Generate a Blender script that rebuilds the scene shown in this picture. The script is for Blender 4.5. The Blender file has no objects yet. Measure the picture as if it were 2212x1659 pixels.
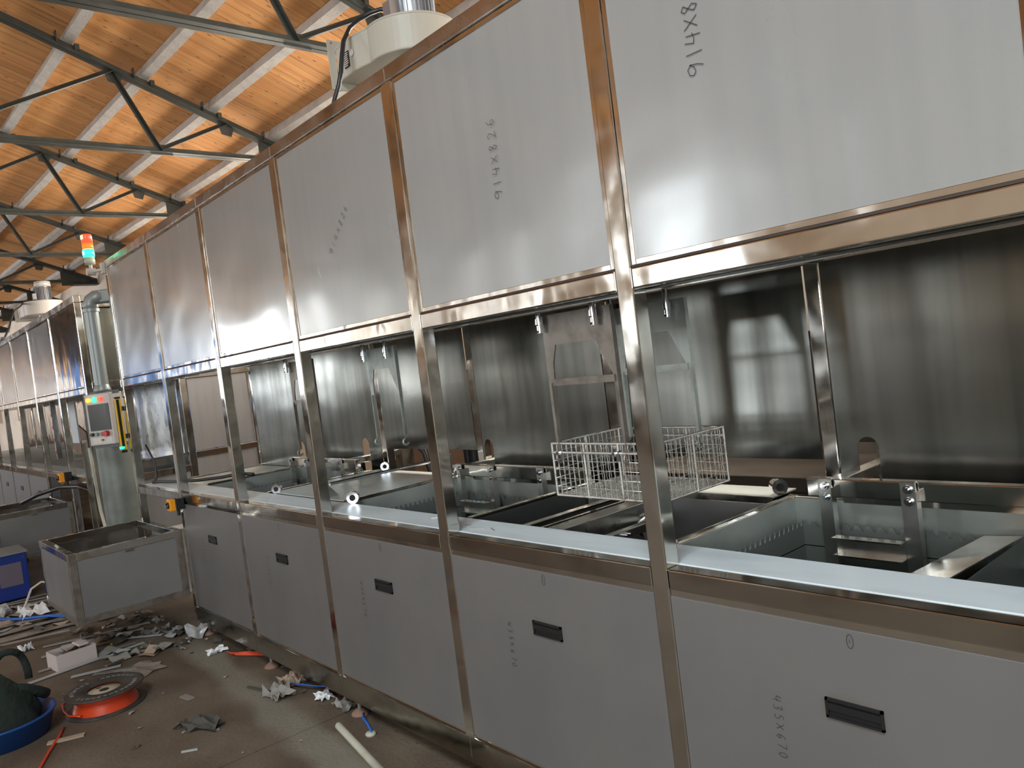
import bpy, bmesh, math, random
from mathutils import Vector, Matrix
random.seed(7)
PI = math.pi
scene = bpy.context.scene
COL = scene.collection

# ------------------------------------------------------------------ camera
cam_d = bpy.data.cameras.new('camera'); cam = bpy.data.objects.new('camera', cam_d); COL.objects.link(cam)
cam_d.sensor_width = 36.0; cam_d.lens = 1697.18 * 36.0 / 2212.0
R = ((0.645801, 0.054492, 0.761559), (0.753227, 0.117651, -0.647153), (-0.124863, 0.991559, 0.034934))
cam.matrix_world = Matrix(((R[0][0], R[0][1], R[0][2], 1.389), (R[1][0], R[1][1], R[1][2], -1.613),
                           (R[2][0], R[2][1], R[2][2], 1.571), (0, 0, 0, 1)))
cam_d.clip_start = 0.05; cam_d.clip_end = 300
scene.camera = cam

# ------------------------------------------------------------------ world, lights, exposure
scene.view_settings.view_transform = 'Standard'; scene.view_settings.look = 'None'
scene.view_settings.gamma = 1.0; scene.view_settings.use_curve_mapping = False
scene.view_settings.exposure = 0.0
w = bpy.data.worlds.new('overcast_sky'); scene.world = w; w.use_nodes = True
bg = w.node_tree.nodes['Background']; bg.inputs[0].default_value = (0.80, 0.90, 1.0, 1); bg.inputs[1].default_value = 1.2

DL = math.radians(2.2)                       # the building stands 2.2 degrees off the machines
EX = Vector((math.cos(DL), math.sin(DL), 0)); EY = Vector((-math.sin(DL), math.cos(DL), 0))
def BW(x, y, z=0.0):                         # building axes -> world
    return Vector((-3, 0, 0)) + EX * (x + 3) + EY * y + Vector((0, 0, z))
WALL_F, WALL_R = -8.0, 2.87                  # inner faces of the two long walls
RIDGE = -2.6
def roof_z(y): return 5.09 - 0.378 * max(y, RIDGE) - (0.378 * (RIDGE - y) * 1.0 if y < RIDGE else 0)

def area(name, loc, size, power, col, face):
    l = bpy.data.lights.new(name, 'AREA'); l.shape = 'RECTANGLE'; l.size, l.size_y = size
    l.energy = power; l.color = col
    o = bpy.data.objects.new(name, l); COL.objects.link(o)
    o.location = loc; o.rotation_euler = face
    return o
# daylight standing in the window openings (x centre, width, z0, z1) of the two walls
WIN_F = [(-59.5, 2, 1.6, 3.8), (-26.0, 2.2, 1.5, 3.9), (-22.2, 1.5, 1.5, 3.9), (-18.8, 1.0, 1.7, 3.8), (-15.6, .6, 1.7, 3.8), (-14.2, .5, 2.0, 3.8),
         (-11.6, .5, 1.7, 3.8), (-9.9, .45, 1.7, 3.8), (-6.35, 1.2, 1.2, 3.9), (-3.35, .2, 2.6, 3.9), (3.6, 2.8, 1.5, 3.8), (6.5, 2.0, 1.5, 3.8)]
WIN_R = [(-10.4, 2.0, 2.7, 3.75), (-7.5, 2.0, 2.7, 3.75), (-4.6, 2.0, 2.7, 3.75), (-1.6, 2.0, 2.7, 3.75), (1.4, 2.0, 2.7, 3.75)]
for x, wd, z0, z1 in WIN_F:
    area('daylight', BW(x, WALL_F - 0.32, (z0 + z1) / 2), (wd, z1 - z0), (44 if x > -15 else 110) * wd * (z1 - z0), (0.90, 0.96, 1.0), (PI / 2, 0, DL))
ROOF_FILL = [(.4, 4.6, -3.3, -5.3)]     # added unseen opening in the front roof slope, to light the worktop (x0, x1, y0, y1)
for (a_, b_, c_, d_), p_ in zip(ROOF_FILL, (560,)):
    area('worktop_fill', BW((a_ + b_) / 2, (c_ + d_) / 2, 6.05), (b_ - a_, c_ - d_), p_, (0.84, 0.95, 1.0), (0, 0, DL))  # added fill light above the roof opening, brightens worktop and tanks
for x, wd, z0, z1 in WIN_R:
    area('daylight', BW(x, WALL_R + 0.32, (z0 + z1) / 2), (wd, z1 - z0), 95 * wd * (z1 - z0), (1.0, 0.93, 0.82), (PI / 2, 0, DL + PI))

# ------------------------------------------------------------------ materials
def mat(name, col=(0.5, 0.5, 0.5), rough=0.5, metal=0.0, noise=None, bump=None, emit=None, coat=0.0, spec=None, alpha=None, trans=None, rnoise=None, obj_coords=True):
    """noise=(scale xyz, colour2, lo, hi, detail)  bump=(scale xyz, strength, distance)"""
    m = bpy.data.materials.new(name); m.use_nodes = True
    nt = m.node_tree; N = nt.nodes; L = nt.links; b = N['Principled BSDF']
    b.inputs['Base Color'].default_value = (*col, 1); b.inputs['Roughness'].default_value = rough
    b.inputs['Metallic'].default_value = metal
    if coat: b.inputs['Coat Weight'].default_value = coat; b.inputs['Coat Roughness'].default_value = 0.10
    if spec is not None: b.inputs['Specular IOR Level'].default_value = spec
    if emit: b.inputs['Emission Color'].default_value = (*emit[0], 1); b.inputs['Emission Strength'].default_value = emit[1]
    if alpha is not None: b.inputs['Alpha'].default_value = alpha
    if trans is not None: b.inputs['Transmission Weight'].default_value = trans
    tc = None
    def coords(sc):
        nonlocal tc
        if tc is None: tc = N.new('ShaderNodeTexCoord')
        mp = N.new('ShaderNodeMapping'); mp.inputs['Scale'].default_value = sc
        L.new(tc.outputs['Object'], mp.inputs[0]); return mp
    layers = noise if isinstance(noise, list) else ([noise] if noise else [])
    prev = None
    for (sc, c2, lo, hi, det) in layers:
        mp = coords(sc); n = N.new('ShaderNodeTexNoise'); n.inputs['Scale'].default_value = 1; n.inputs['Detail'].default_value = det
        L.new(mp.outputs[0], n.inputs[0])
        r = N.new('ShaderNodeMapRange'); r.inputs[1].default_value = lo; r.inputs[2].default_value = hi
        L.new(n.outputs[0], r.inputs[0])
        mx = N.new('ShaderNodeMix'); mx.data_type = 'RGBA'; mx.inputs[7].default_value = (*c2, 1)
        L.new(r.outputs[0], mx.inputs[0])
        if prev is None: mx.inputs[6].default_value = (*col, 1)
        else: L.new(prev, mx.inputs[6])
        prev = mx.outputs[2]
    if prev is not None: L.new(prev, b.inputs['Base Color'])
    if rnoise:
        sc, lo, hi = rnoise
        mp = coords(sc); n = N.new('ShaderNodeTexNoise'); n.inputs['Scale'].default_value = 1; n.inputs['Detail'].default_value = 4
        L.new(mp.outputs[0], n.inputs[0])
        r = N.new('ShaderNodeMapRange'); r.inputs[1].default_value = .3; r.inputs[2].default_value = .7
        r.inputs[3].default_value = lo; r.inputs[4].default_value = hi
        L.new(n.outputs[0], r.inputs[0]); L.new(r.outputs[0], b.inputs['Roughness'])
    bumps = bump if isinstance(bump, list) else ([bump] if bump else [])
    pb = None
    for sc, st, dist in bumps:
        mp = coords(sc); n = N.new('ShaderNodeTexNoise'); n.inputs['Scale'].default_value = 1; n.inputs['Detail'].default_value = 2
        L.new(mp.outputs[0], n.inputs[0])
        bp = N.new('ShaderNodeBump'); bp.inputs['Strength'].default_value = st; bp.inputs['Distance'].default_value = dist
        L.new(n.outputs[0], bp.inputs['Height'])
        if pb: L.new(pb, bp.inputs['Normal'])
        pb = bp.outputs[0]
    if pb: L.new(pb, b.inputs['Normal'])
    return m

M = {}
M['polished'] = mat('polished_stainless', (0.66, 0.64, 0.60), 0.09, 1.0, noise=((3, 3, 5), (0.42, 0.36, 0.30), .56, .74, 3),
                    bump=((5, 5, 3.5), 0.5, 0.012), rnoise=((6, 6, 9), 0.05, 0.2))
M['dull_polished'] = mat('grime_and_reflection_stainless', (0.44, 0.42, 0.38), 0.14, 1.0, noise=((3, 3, 5), (0.25, 0.225, 0.19), .5, .72, 3), bump=((5, 5, 3.5), 0.35, 0.012), rnoise=((6, 6, 9), 0.08, 0.24))  # grimy tone, darkened further to carry the dark floor's reflection
M['top_steel'] = mat('stained_rail_steel', (0.56, 0.53, 0.50), 0.26, 1.0, noise=[((3, 3, 5), (0.44, 0.41, 0.38), .4, .65, 3), ((2.3, 6, 6), (0.2, 0.19, 0.18), .62, .74, 3)], bump=((5, 5, 3.5), 0.3, 0.01), rnoise=((6, 6, 9), 0.16, 0.34))
M['tray_steel'] = mat('oily_tray_steel', (0.20, 0.17, 0.14), 0.3, 1.0, noise=((4, 4, 4), (0.12, 0.10, 0.085), .4, .7, 4))
M['steel'] = mat('satin_stainless', (0.60, 0.60, 0.57), 0.3, 1.0, noise=((9, 9, 9), (0.46, 0.47, 0.45), .45, .7, 4), rnoise=((5, 5, 5), .2, .38))
M['tank'] = mat('tank_steel', (0.52, 0.56, 0.53), 0.42, 0.6, noise=((4, 4, 8), (0.40, 0.44, 0.42), .4, .7, 4), rnoise=((4, 4, 4), .28, .45))
M['worktop'] = mat('light_brightened_film', (0.74, 0.82, 0.86), 0.36, 0.1, noise=((2.2, 9, 3), (0.56, 0.63, 0.66), .45, .75, 4))  # film's pale blue base also holds the cool light falling on it
M['lid_steel'] = mat('pale_brushed_lid', (0.66, 0.72, 0.70), 0.34, 0.5, noise=((2.2, 9, 3), (0.5, 0.56, 0.55), .45, .75, 4))
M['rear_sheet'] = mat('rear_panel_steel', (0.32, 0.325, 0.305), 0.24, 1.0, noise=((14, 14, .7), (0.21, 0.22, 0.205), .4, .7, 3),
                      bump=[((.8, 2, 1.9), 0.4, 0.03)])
M['mirror_sheet'] = mat('mirror_panel_steel', (0.66, 0.65, 0.62), 0.09, 1.0, bump=((3.0, 3, 1.6), 0.4, 0.03))
M['film'] = mat('filmed_panel', (0.345, 0.35, 0.345), 0.24, 0.22, coat=.8, noise=((16, 16, .8), (0.33, 0.337, 0.335), .42, .66, 4),
                bump=[((1.5, 1.5, 1.9), 0.5, 0.03)], rnoise=((5, 5, 2), .20, .28))
M['box_film'] = mat('filmed_box_panel', (0.23, 0.23, 0.228), .4, .3, noise=((3, 3, 3), (0.20, 0.20, 0.20), .42, .66, 3), bump=((1.5, 1.5, 1.9), 0.3, 0.03))
M['end_film'] = mat('filmed_end_panel', (0.38, 0.38, 0.39), 0.42, 0.45, noise=((20, 20, 2), (0.35, 0.355, 0.365), .42, .66, 3), bump=((1.5, 1.5, 1.9), 0.3, 0.03))
M['dark_sheet'] = mat('dark_sheet_steel', (0.20, 0.22, 0.21), 0.35, 0.9)
M['rail_dark'] = mat('dark_rail_steel', (0.16, 0.17, 0.17), 0.3, 1.0)
M['bar_steel'] = mat('mill_finish_steel', (0.29, 0.265, 0.235), 0.42, 0.8, noise=((14, 14, 14), (0.18, 0.15, 0.13), .45, .72, 4))
M['hang_pale'] = mat('pale_mill_steel', (0.50, 0.54, 0.51), 0.45, 0.7, noise=((12, 12, 12), (0.3, 0.32, 0.3), .5, .75, 4))
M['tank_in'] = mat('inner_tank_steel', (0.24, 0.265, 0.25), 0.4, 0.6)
M['chrome'] = mat('chrome_rod', (0.72, 0.75, 0.80), 0.12, 1.0)
M['wire'] = mat('wire_steel', (0.80, 0.78, 0.73), 0.34, 0.8, noise=((30, 30, 30), (0.38, 0.33, 0.27), .55, .7, 3))
M['black'] = mat('black_plastic', (0.012, 0.012, 0.013), 0.4)
M['dark_hole'] = mat('dark_interior', (0.015, 0.015, 0.014), 0.8)
M['ink'] = mat('black_marker_ink', (0.045, 0.045, 0.05), 0.6)
M['gapline'] = mat('gap_shadow_strip', (0.05, 0.035, 0.03), 0.7)  # dark colour stands in for the shade inside the panel gap
M['rubber'] = mat('black_rubber_hose', (0.018, 0.018, 0.02), 0.38)
M['truss'] = mat('green_grey_painted_steel', (0.05, 0.056, 0.05), 0.45, 0.0, noise=((6, 6, 6), (0.09, 0.09, 0.08), .5, .75, 4))
M['truss_pale'] = mat('worn_steel_angle', (0.30, 0.30, 0.28), 0.42, 0.2)
M['concrete_beam'] = mat('cast_concrete', (0.56, 0.53, 0.50), 0.85, noise=[((7, 7, 7), (0.44, 0.42, 0.40), .42, .7, 5), ((60, 60, 60), (0.25, 0.23, 0.21), .66, .72, 2)], bump=((40, 40, 40), .4, .01))
M['plaster'] = mat('beige_plaster', (0.72, 0.62, 0.51), 0.9, noise=((1.3, 1.3, 1.3), (0.60, 0.50, 0.42), .45, .7, 5))
M['plaster_low'] = mat('grey_plaster', (0.46, 0.42, 0.37), 0.9, noise=((1.3, 1.3, 1.3), (0.34, 0.31, 0.27), .45, .7, 5))
M['far_white'] = mat('white_enamel', (0.66, 0.63, 0.58), 0.35, 0.0, coat=.3)
M['cream'] = mat('cream_enamel', (0.47, 0.44, 0.37), 0.45, 0.0, noise=((3, 3, 3), (0.43, 0.40, 0.335), .4, .7, 3))
M['motor'] = mat('cast_aluminium', (0.42, 0.42, 0.44), 0.38, 0.8)
M['hmi'] = mat('pale_grey_powdercoat', (0.56, 0.53, 0.50), 0.45)
M['hmi_dark'] = mat('dark_grey_trim', (0.10, 0.105, 0.11), 0.45)
M['screen'] = mat('switched_off_screen', (0.07, 0.075, 0.075), 0.18, 0.0, coat=.5)
M['galv'] = mat('blue_grey_tube', (0.30, 0.335, 0.335), 0.4, 0.35)
M['column'] = mat('brushed_grey_column', (0.24, 0.265, 0.245), 0.5, 0.4, noise=((3, 3, 4), (0.15, 0.17, 0.155), .45, .7, 4))
M['red'] = mat('red_plastic', (0.55, 0.03, 0.03), 0.35)
M['dull_green'] = mat('grey_green_plastic', (0.16, 0.30, 0.27), 0.4)
M['dull_pink'] = mat('grey_pink_plastic', (0.35, 0.2, 0.19), 0.4)
M['yellow'] = mat('safety_yellow', (0.80, 0.50, 0.02), 0.38)
M['orange'] = mat('orange_yellow_plastic', (0.85, 0.33, 0.01), 0.36)
M['lamp_red'] = mat('lit_red_lens', (0.8, 0.02, 0.02), 0.3, emit=((1.0, 0.05, 0.02), 2.6))
M['lamp_amber'] = mat('lit_amber_lens', (0.8, 0.3, 0.02), 0.3, emit=((1.0, 0.34, 0.03), 2.2))
M['lamp_yellow'] = mat('lit_yellow_element', (0.9, 0.6, 0.1), 0.3, emit=((1.0, 0.72, 0.18), 5.0))
M['lamp_orange'] = mat('lit_orange_lens', (0.8, 0.12, 0.01), 0.3, emit=((1.0, 0.1, 0.01), 2.2))
M['lamp_green'] = mat('lit_green_lens', (0.02, 0.7, 0.4), 0.3, emit=((0.02, 1.0, 0.45), 3.0))
M['lamp_cyan'] = mat('lit_cyan_element', (0.3, 0.9, 1.0), 0.3, emit=((0.25, 0.95, 1.0), 6.0))
M['beige_lens'] = mat('beige_lamp_base', (0.45, 0.47, 0.36), 0.35)
M['orange_hose'] = mat('orange_cable_sheath', (0.62, 0.06, 0.015), 0.35, coat=.2)
M['spool'] = mat('dark_spool_plastic', (0.035, 0.033, 0.03), 0.55, noise=((8, 8, 8), (0.07, 0.065, 0.055), .45, .7, 4))
M['paper_cream'] = mat('cream_paper_label', (0.45, 0.40, 0.30), 0.8)
M['pale_mark'] = mat('pale_print', (0.30, 0.29, 0.27), 0.7)
M['blue_plastic'] = mat('blue_plastic', (0.008, 0.06, 0.24), 0.4)
M['blue_metal'] = mat('blue_painted_metal', (0.010, 0.034, 0.24), 0.42)
M['mesh_grey'] = mat('grey_vent_mesh', (0.15, 0.13, 0.17), 0.7)
M['green_cloth'] = mat('dark_green_cloth', (0.010, 0.018, 0.014), 0.95, bump=((20, 20, 20), .8, .02))
M['card_white'] = mat('white_cardboard', (0.55, 0.48, 0.46), 0.8)
M['card_in'] = mat('brown_scrap', (0.16, 0.11, 0.07), 0.9)
M['film_clear'] = mat('crumpled_plastic_film', (0.40, 0.41, 0.41), 0.3, coat=.4)
M['film_milky'] = mat('milky_plastic_sheet', (0.30, 0.26, 0.23), 0.35, alpha=.8)
M['scrap_dark'] = mat('dark_scrap', (0.07, 0.065, 0.055), 0.8)
M['scrap_grey'] = mat('grey_scrap', (0.25, 0.24, 0.22), 0.6)
M['scrap_tan'] = mat('tan_scrap', (0.36, 0.28, 0.21), 0.8)
M['strip'] = mat('dusty_steel_strip', (0.36, 0.35, 0.33), 0.5, 0.5, noise=((6, 6, 6), (0.22, 0.2, 0.18), .45, .7, 4))
M['blue_wire'] = mat('blue_tube', (0.02, 0.12, 0.5), 0.4)
M['pvc'] = mat('dusty_pvc_pipe', (0.50, 0.50, 0.41), 0.5, noise=((5, 5, 5), (0.36, 0.36, 0.3), .45, .7, 3))
M['soft_hose'] = mat('grey_soft_hose', (0.25, 0.245, 0.2), 0.55, noise=((5, 5, 5), (0.17, 0.17, 0.14), .4, .7, 3))
M['rust'] = mat('rusty_foot_plate', (0.25, 0.15, 0.11), 0.7)
M['sky_panel'] = mat('backlit_blue_sheeting', (0.05, 0.2, 0.6), 0.5, emit=((0.16, 0.33, 0.74), .8))
M['white_board'] = mat('white_board', (0.7, 0.72, 0.74), 0.5)
M['ochre'] = mat('ochre_drum_paint', (0.34, 0.19, 0.03), 0.6)
M['brown_board'] = mat('brown_board', (0.22, 0.13, 0.08), 0.7)
M['frosted'] = mat('window_glazing', (0.9, 0.95, 1.0), 0.0, trans=1.0, alpha=.25)

def wood_mat():
    m = bpy.data.materials.new('pine_boards'); m.use_nodes = True
    nt = m.node_tree; N = nt.nodes; L = nt.links; b = N['Principled BSDF']; b.inputs['Roughness'].default_value = .55
    tc = N.new('ShaderNodeTexCoord'); oi = N.new('ShaderNodeObjectInfo')
    add = N.new('ShaderNodeVectorMath'); add.operation = 'MULTIPLY_ADD'
    cmb = N.new('ShaderNodeCombineXYZ')
    for i in range(3): L.new(oi.outputs['Random'], cmb.inputs[i])
    L.new(cmb.outputs[0], add.inputs[0]); add.inputs[1].default_value = (37, 53, 71); L.new(tc.outputs['Object'], add.inputs[2])
    mp = N.new('ShaderNodeMapping'); mp.inputs['Scale'].default_value = (22, 0.9, 3); L.new(add.outputs[0], mp.inputs[0])
    n = N.new('ShaderNodeTexNoise'); n.inputs['Scale'].default_value = 1; n.inputs['Detail'].default_value = 4; L.new(mp.outputs[0], n.inputs[0])
    cr = N.new('ShaderNodeValToRGB'); L.new(n.outputs[0], cr.inputs[0])
    cr.color_ramp.elements[0].position = .3; cr.color_ramp.elements[0].color = (0.58, 0.25, 0.085, 1)
    cr.color_ramp.elements[1].position = .7; cr.color_ramp.elements[1].color = (0.76, 0.40, 0.155, 1)
    mp2 = N.new('ShaderNodeMapping'); mp2.inputs['Scale'].default_value = (17, 6.5, 1); L.new(add.outputs[0], mp2.inputs[0])
    v = N.new('ShaderNodeTexVoronoi'); v.inputs['Scale'].default_value = 1; L.new(mp2.outputs[0], v.inputs[0])
    r = N.new('ShaderNodeMapRange'); r.inputs[1].default_value = .07; r.inputs[2].default_value = .17; L.new(v.outputs['Distance'], r.inputs[0])
    mx = N.new('ShaderNodeMix'); mx.data_type = 'RGBA'; mx.inputs[6].default_value = (0.16, 0.055, 0.02, 1)
    L.new(r.outputs[0], mx.inputs[0]); L.new(cr.outputs[0], mx.inputs[7])
    hs = N.new('ShaderNodeHueSaturation'); L.new(mx.outputs[2], hs.inputs['Color'])
    vr = N.new('ShaderNodeMapRange'); vr.inputs[3].default_value = .9; vr.inputs[4].default_value = 1.12
    L.new(oi.outputs['Random'], vr.inputs[0]); L.new(vr.outputs[0], hs.inputs['Value'])
    L.new(hs.outputs[0], b.inputs['Base Color'])
    return m
M['wood'] = wood_mat()

def floor_mat():
    m = bpy.data.materials.new('dirty_concrete_floor'); m.use_nodes = True
    nt = m.node_tree; N = nt.nodes; L = nt.links; b = N['Principled BSDF']; b.inputs['Roughness'].default_value = .7
    tc = N.new('ShaderNodeTexCoord')
    def noise(sc, det=5):
        mp = N.new('ShaderNodeMapping'); mp.inputs['Scale'].default_value = sc; L.new(tc.outputs['Object'], mp.inputs[0])
        n = N.new('ShaderNodeTexNoise'); n.inputs['Scale'].default_value = 1; n.inputs['Detail'].default_value = det; L.new(mp.outputs[0], n.inputs[0]); return n
    a = noise((1.6, 2.4, 1)); cr = N.new('ShaderNodeValToRGB'); L.new(a.outputs[0], cr.inputs[0])
    cr.color_ramp.elements[0].position = .35; cr.color_ramp.elements[0].color = (0.085, 0.062, 0.042, 1)
    cr.color_ramp.elements[1].position = .68; cr.color_ramp.elements[1].color = (0.165, 0.135, 0.10, 1)
    g = noise((45, 45, 1), 3); r = N.new('ShaderNodeMapRange'); r.inputs[1].default_value = .62; r.inputs[2].default_value = .75; L.new(g.outputs[0], r.inputs[0])
    mx = N.new('ShaderNodeMix'); mx.data_type = 'RGBA'; L.new(r.outputs[0], mx.inputs[0]); L.new(cr.outputs[0], mx.inputs[6]); mx.inputs[7].default_value = (0.06, 0.045, 0.035, 1)
    # pale dust band swept along the machine's edge
    sp = N.new('ShaderNodeSeparateXYZ'); L.new(tc.outputs['Object'], sp.inputs[0])
    wob = noise((3, 3, 1), 3)
    ad = N.new('ShaderNodeMath'); ad.operation = 'MULTIPLY_ADD'; L.new(wob.outputs[0], ad.inputs[0]); ad.inputs[1].default_value = .16; L.new(sp.outputs[1], ad.inputs[2])
    sk = N.new('ShaderNodeMath'); sk.operation = 'MULTIPLY_ADD'; L.new(sp.outputs[0], sk.inputs[0]); sk.inputs[1].default_value = .07; L.new(ad.outputs[0], sk.inputs[2])
    # sk = y + .07 x + noise; band centre at x=-2.6,y=-.16
    sb = N.new('ShaderNodeMath'); sb.operation = 'ADD'; sb.inputs[1].default_value = .16 + .18 - .08 + .02; L.new(sk.outputs[0], sb.inputs[0])
    ab = N.new('ShaderNodeMath'); ab.operation = 'ABSOLUTE'; L.new(sb.outputs[0], ab.inputs[0])
    br = N.new('ShaderNodeMapRange'); br.inputs[1].default_value = .05; br.inputs[2].default_value = .12; br.inputs[3].default_value = .5; br.inputs[4].default_value = 0; L.new(ab.outputs[0], br.inputs[0])
    lim = N.new('ShaderNodeMapRange'); lim.inputs[1].default_value = -4.1; lim.inputs[2].default_value = -3.6; L.new(sp.outputs[0], lim.inputs[0])
    mu = N.new('ShaderNodeMath'); mu.operation = 'MULTIPLY'; L.new(br.outputs[0], mu.inputs[0]); L.new(lim.outputs[0], mu.inputs[1])
    m2 = N.new('ShaderNodeMix'); m2.data_type = 'RGBA'; L.new(mu.outputs[0], m2.inputs[0]); L.new(mx.outputs[2], m2.inputs[6]); m2.inputs[7].default_value = (0.27, 0.27, 0.225, 1)
    # light scuffing further away
    L.new(m2.outputs[2], b.inputs['Base Color'])
    bp = N.new('ShaderNodeBump'); bp.inputs['Strength'].default_value = .35; bp.inputs['Distance'].default_value = .01; L.new(g.outputs[0], bp.inputs['Height']); L.new(bp.outputs[0], b.inputs['Normal'])
    return m
M['floor'] = floor_mat()

def door_film():
    m = mat('filmed_door', (0.17, 0.163, 0.158), 0.42, 0.2, noise=((2.5, 2.5, 2.0), (0.152, 0.148, 0.147), .42, .66, 4), bump=((1.8, 1.8, 2.2), 0.25, 0.03))
    nt = m.node_tree; N = nt.nodes; L = nt.links; b = N['Principled BSDF']
    src = b.inputs['Base Color'].links[0].from_socket
    at = N.new('ShaderNodeTexCoord'); sp = N.new('ShaderNodeSeparateXYZ'); L.new(at.outputs['Object'], sp.inputs[0])
    # grimy smear just under and beside the handle (the door's origin is the handle's centre)
    mp = N.new('ShaderNodeMapping'); mp.inputs['Location'].default_value = (.045, 0, .05); mp.inputs['Scale'].default_value = (10, 1, 20); L.new(at.outputs['Object'], mp.inputs[0])
    ln = N.new('ShaderNodeVectorMath'); ln.operation = 'LENGTH'; L.new(mp.outputs[0], ln.inputs[0])
    n = N.new('ShaderNodeTexNoise'); n.inputs['Scale'].default_value = 22; L.new(at.outputs['Object'], n.inputs[0])
    a = N.new('ShaderNodeMath'); a.operation = 'MULTIPLY_ADD'; L.new(n.outputs[0], a.inputs[0]); a.inputs[1].default_value = .9; L.new(ln.outputs['Value'], a.inputs[2])
    r = N.new('ShaderNodeMapRange'); r.inputs[1].default_value = .8; r.inputs[2].default_value = 1.35; r.inputs[3].default_value = .55; r.inputs[4].default_value = 0; L.new(a.outputs[0], r.inputs[0])
    mx = N.new('ShaderNodeMix'); mx.data_type = 'RGBA'; L.new(r.outputs[0], mx.inputs[0]); L.new(src, mx.inputs[6]); mx.inputs[7].default_value = (0.13, 0.11, 0.075, 1)
    L.new(mx.outputs[2], b.inputs['Base Color'])
    return m
M['door'] = door_film()

# ------------------------------------------------------------------ geometry helpers
class MB:
    def __init__(s): s.v = []; s.f = []; s.sm = []
    def add(s, vs, fs, smooth=False):
        n = len(s.v); s.v += [Vector(v) for v in vs]
        for f in fs: s.f.append(tuple(i + n for i in f)); s.sm.append(smooth)
        return s
    def box(s, x0, x1, y0, y1, z0, z1, T=None):
        if x0 > x1: x0, x1 = x1, x0
        if y0 > y1: y0, y1 = y1, y0
        if z0 > z1: z0, z1 = z1, z0
        vs = [(x0, y0, z0), (x1, y0, z0), (x1, y1, z0), (x0, y1, z0), (x0, y0, z1), (x1, y0, z1), (x1, y1, z1), (x0, y1, z1)]
        if T: vs = [T(*v) for v in vs]
        return s.add(vs, [(0, 3, 2, 1), (4, 5, 6, 7), (0, 1, 5, 4), (1, 2, 6, 5), (2, 3, 7, 6), (3, 0, 4, 7)])
    def bar(s, p, q, w, h, up=(0, 0, 1)):
        p = Vector(p); q = Vector(q); d = (q - p).normalized(); up = Vector(up)
        a = d.cross(up)
        if a.length < 1e-4: a = d.cross(Vector((1, 0, 0)))
        a.normalize(); b = a.cross(d).normalized(); a *= w / 2; b *= h / 2
        vs = [p - a - b, p + a - b, p + a + b, p - a + b, q - a - b, q + a - b, q + a + b, q - a + b]
        return s.add(vs, [(0, 3, 2, 1), (4, 5, 6, 7), (0, 1, 5, 4), (1, 2, 6, 5), (2, 3, 7, 6), (3, 0, 4, 7)])
    def cyl(s, p, q, r, n=16, r2=None, caps=True):
        p = Vector(p); q = Vector(q); d = (q - p).normalized(); r2 = r if r2 is None else r2
        a = d.orthogonal().normalized(); b = d.cross(a)
        vs = []
        for c, rr in ((p, r), (q, r2)):
            for i in range(n):
                t = 2 * PI * i / n; vs.append(c + (a * math.cos(t) + b * math.sin(t)) * rr)
        s.add(vs, [(i, (i + 1) % n, n + (i + 1) % n, n + i) for i in range(n)], True)
        if caps:
            s.add([v for v in vs[:n]], [tuple(reversed(range(n)))]); s.add(vs[n:], [tuple(range(n))])
        return s
    def tube(s, pts, r, n=8, closed=False):
        pts = [Vector(p) for p in pts]; m = len(pts); ring = []; a = None
        for i, p in enumerate(pts):
            d = (pts[(i + 1) % m] - pts[i - 1]) if closed else (pts[min(i + 1, m - 1)] - pts[max(i - 1, 0)])
            d.normalize()
            if a is None: a = d.orthogonal().normalized()
            a = (a - d * a.dot(d)).normalized(); b = d.cross(a)
            ring.append([p + (a * math.cos(2 * PI * k / n) + b * math.sin(2 * PI * k / n)) * r for k in range(n)])
        vs = [v for rr in ring for v in rr]; fs = []
        for i in range(m if closed else m - 1):
            j = (i + 1) % m
            for k in range(n): fs.append((i * n + k, i * n + (k + 1) % n, j * n + (k + 1) % n, j * n + k))
        if not closed: fs += [tuple(reversed(range(n))), tuple(range((m - 1) * n, m * n))]
        return s.add(vs, fs, True)
    def lathe(s, prof, c=(0, 0, 0), n=32, T=None):
        c = Vector(c); vs = []
        for i in range(n):
            t = 2 * PI * i / n
            for r, z in prof: vs.append(c + Vector((r * math.cos(t), r * math.sin(t), z)))
        if T: vs = [T(v) for v in vs]
        k = len(prof); fs = []
        for i in range(n):
            j = (i + 1) % n
            for q in range(k - 1): fs.append((i * k + q, j * k + q, j * k + q + 1, i * k + q + 1))
        return s.add(vs, fs, True)
    def prism(s, poly, o, u, v, d):
        """polygon (2D) placed at o + a*u + b*v, extruded by the vector d"""
        o = Vector(o); u = Vector(u); v = Vector(v); d = Vector(d); n = len(poly)
        A = [o + u * a + v * b for a, b in poly]; B = [p + d for p in A]
        s.add(A, [tuple(range(n))]); s.add(B, [tuple(reversed(range(n)))])
        s.add(A + B, [(i, n + i, n + (i + 1) % n, (i + 1) % n) for i in range(n)])
        return s

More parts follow.
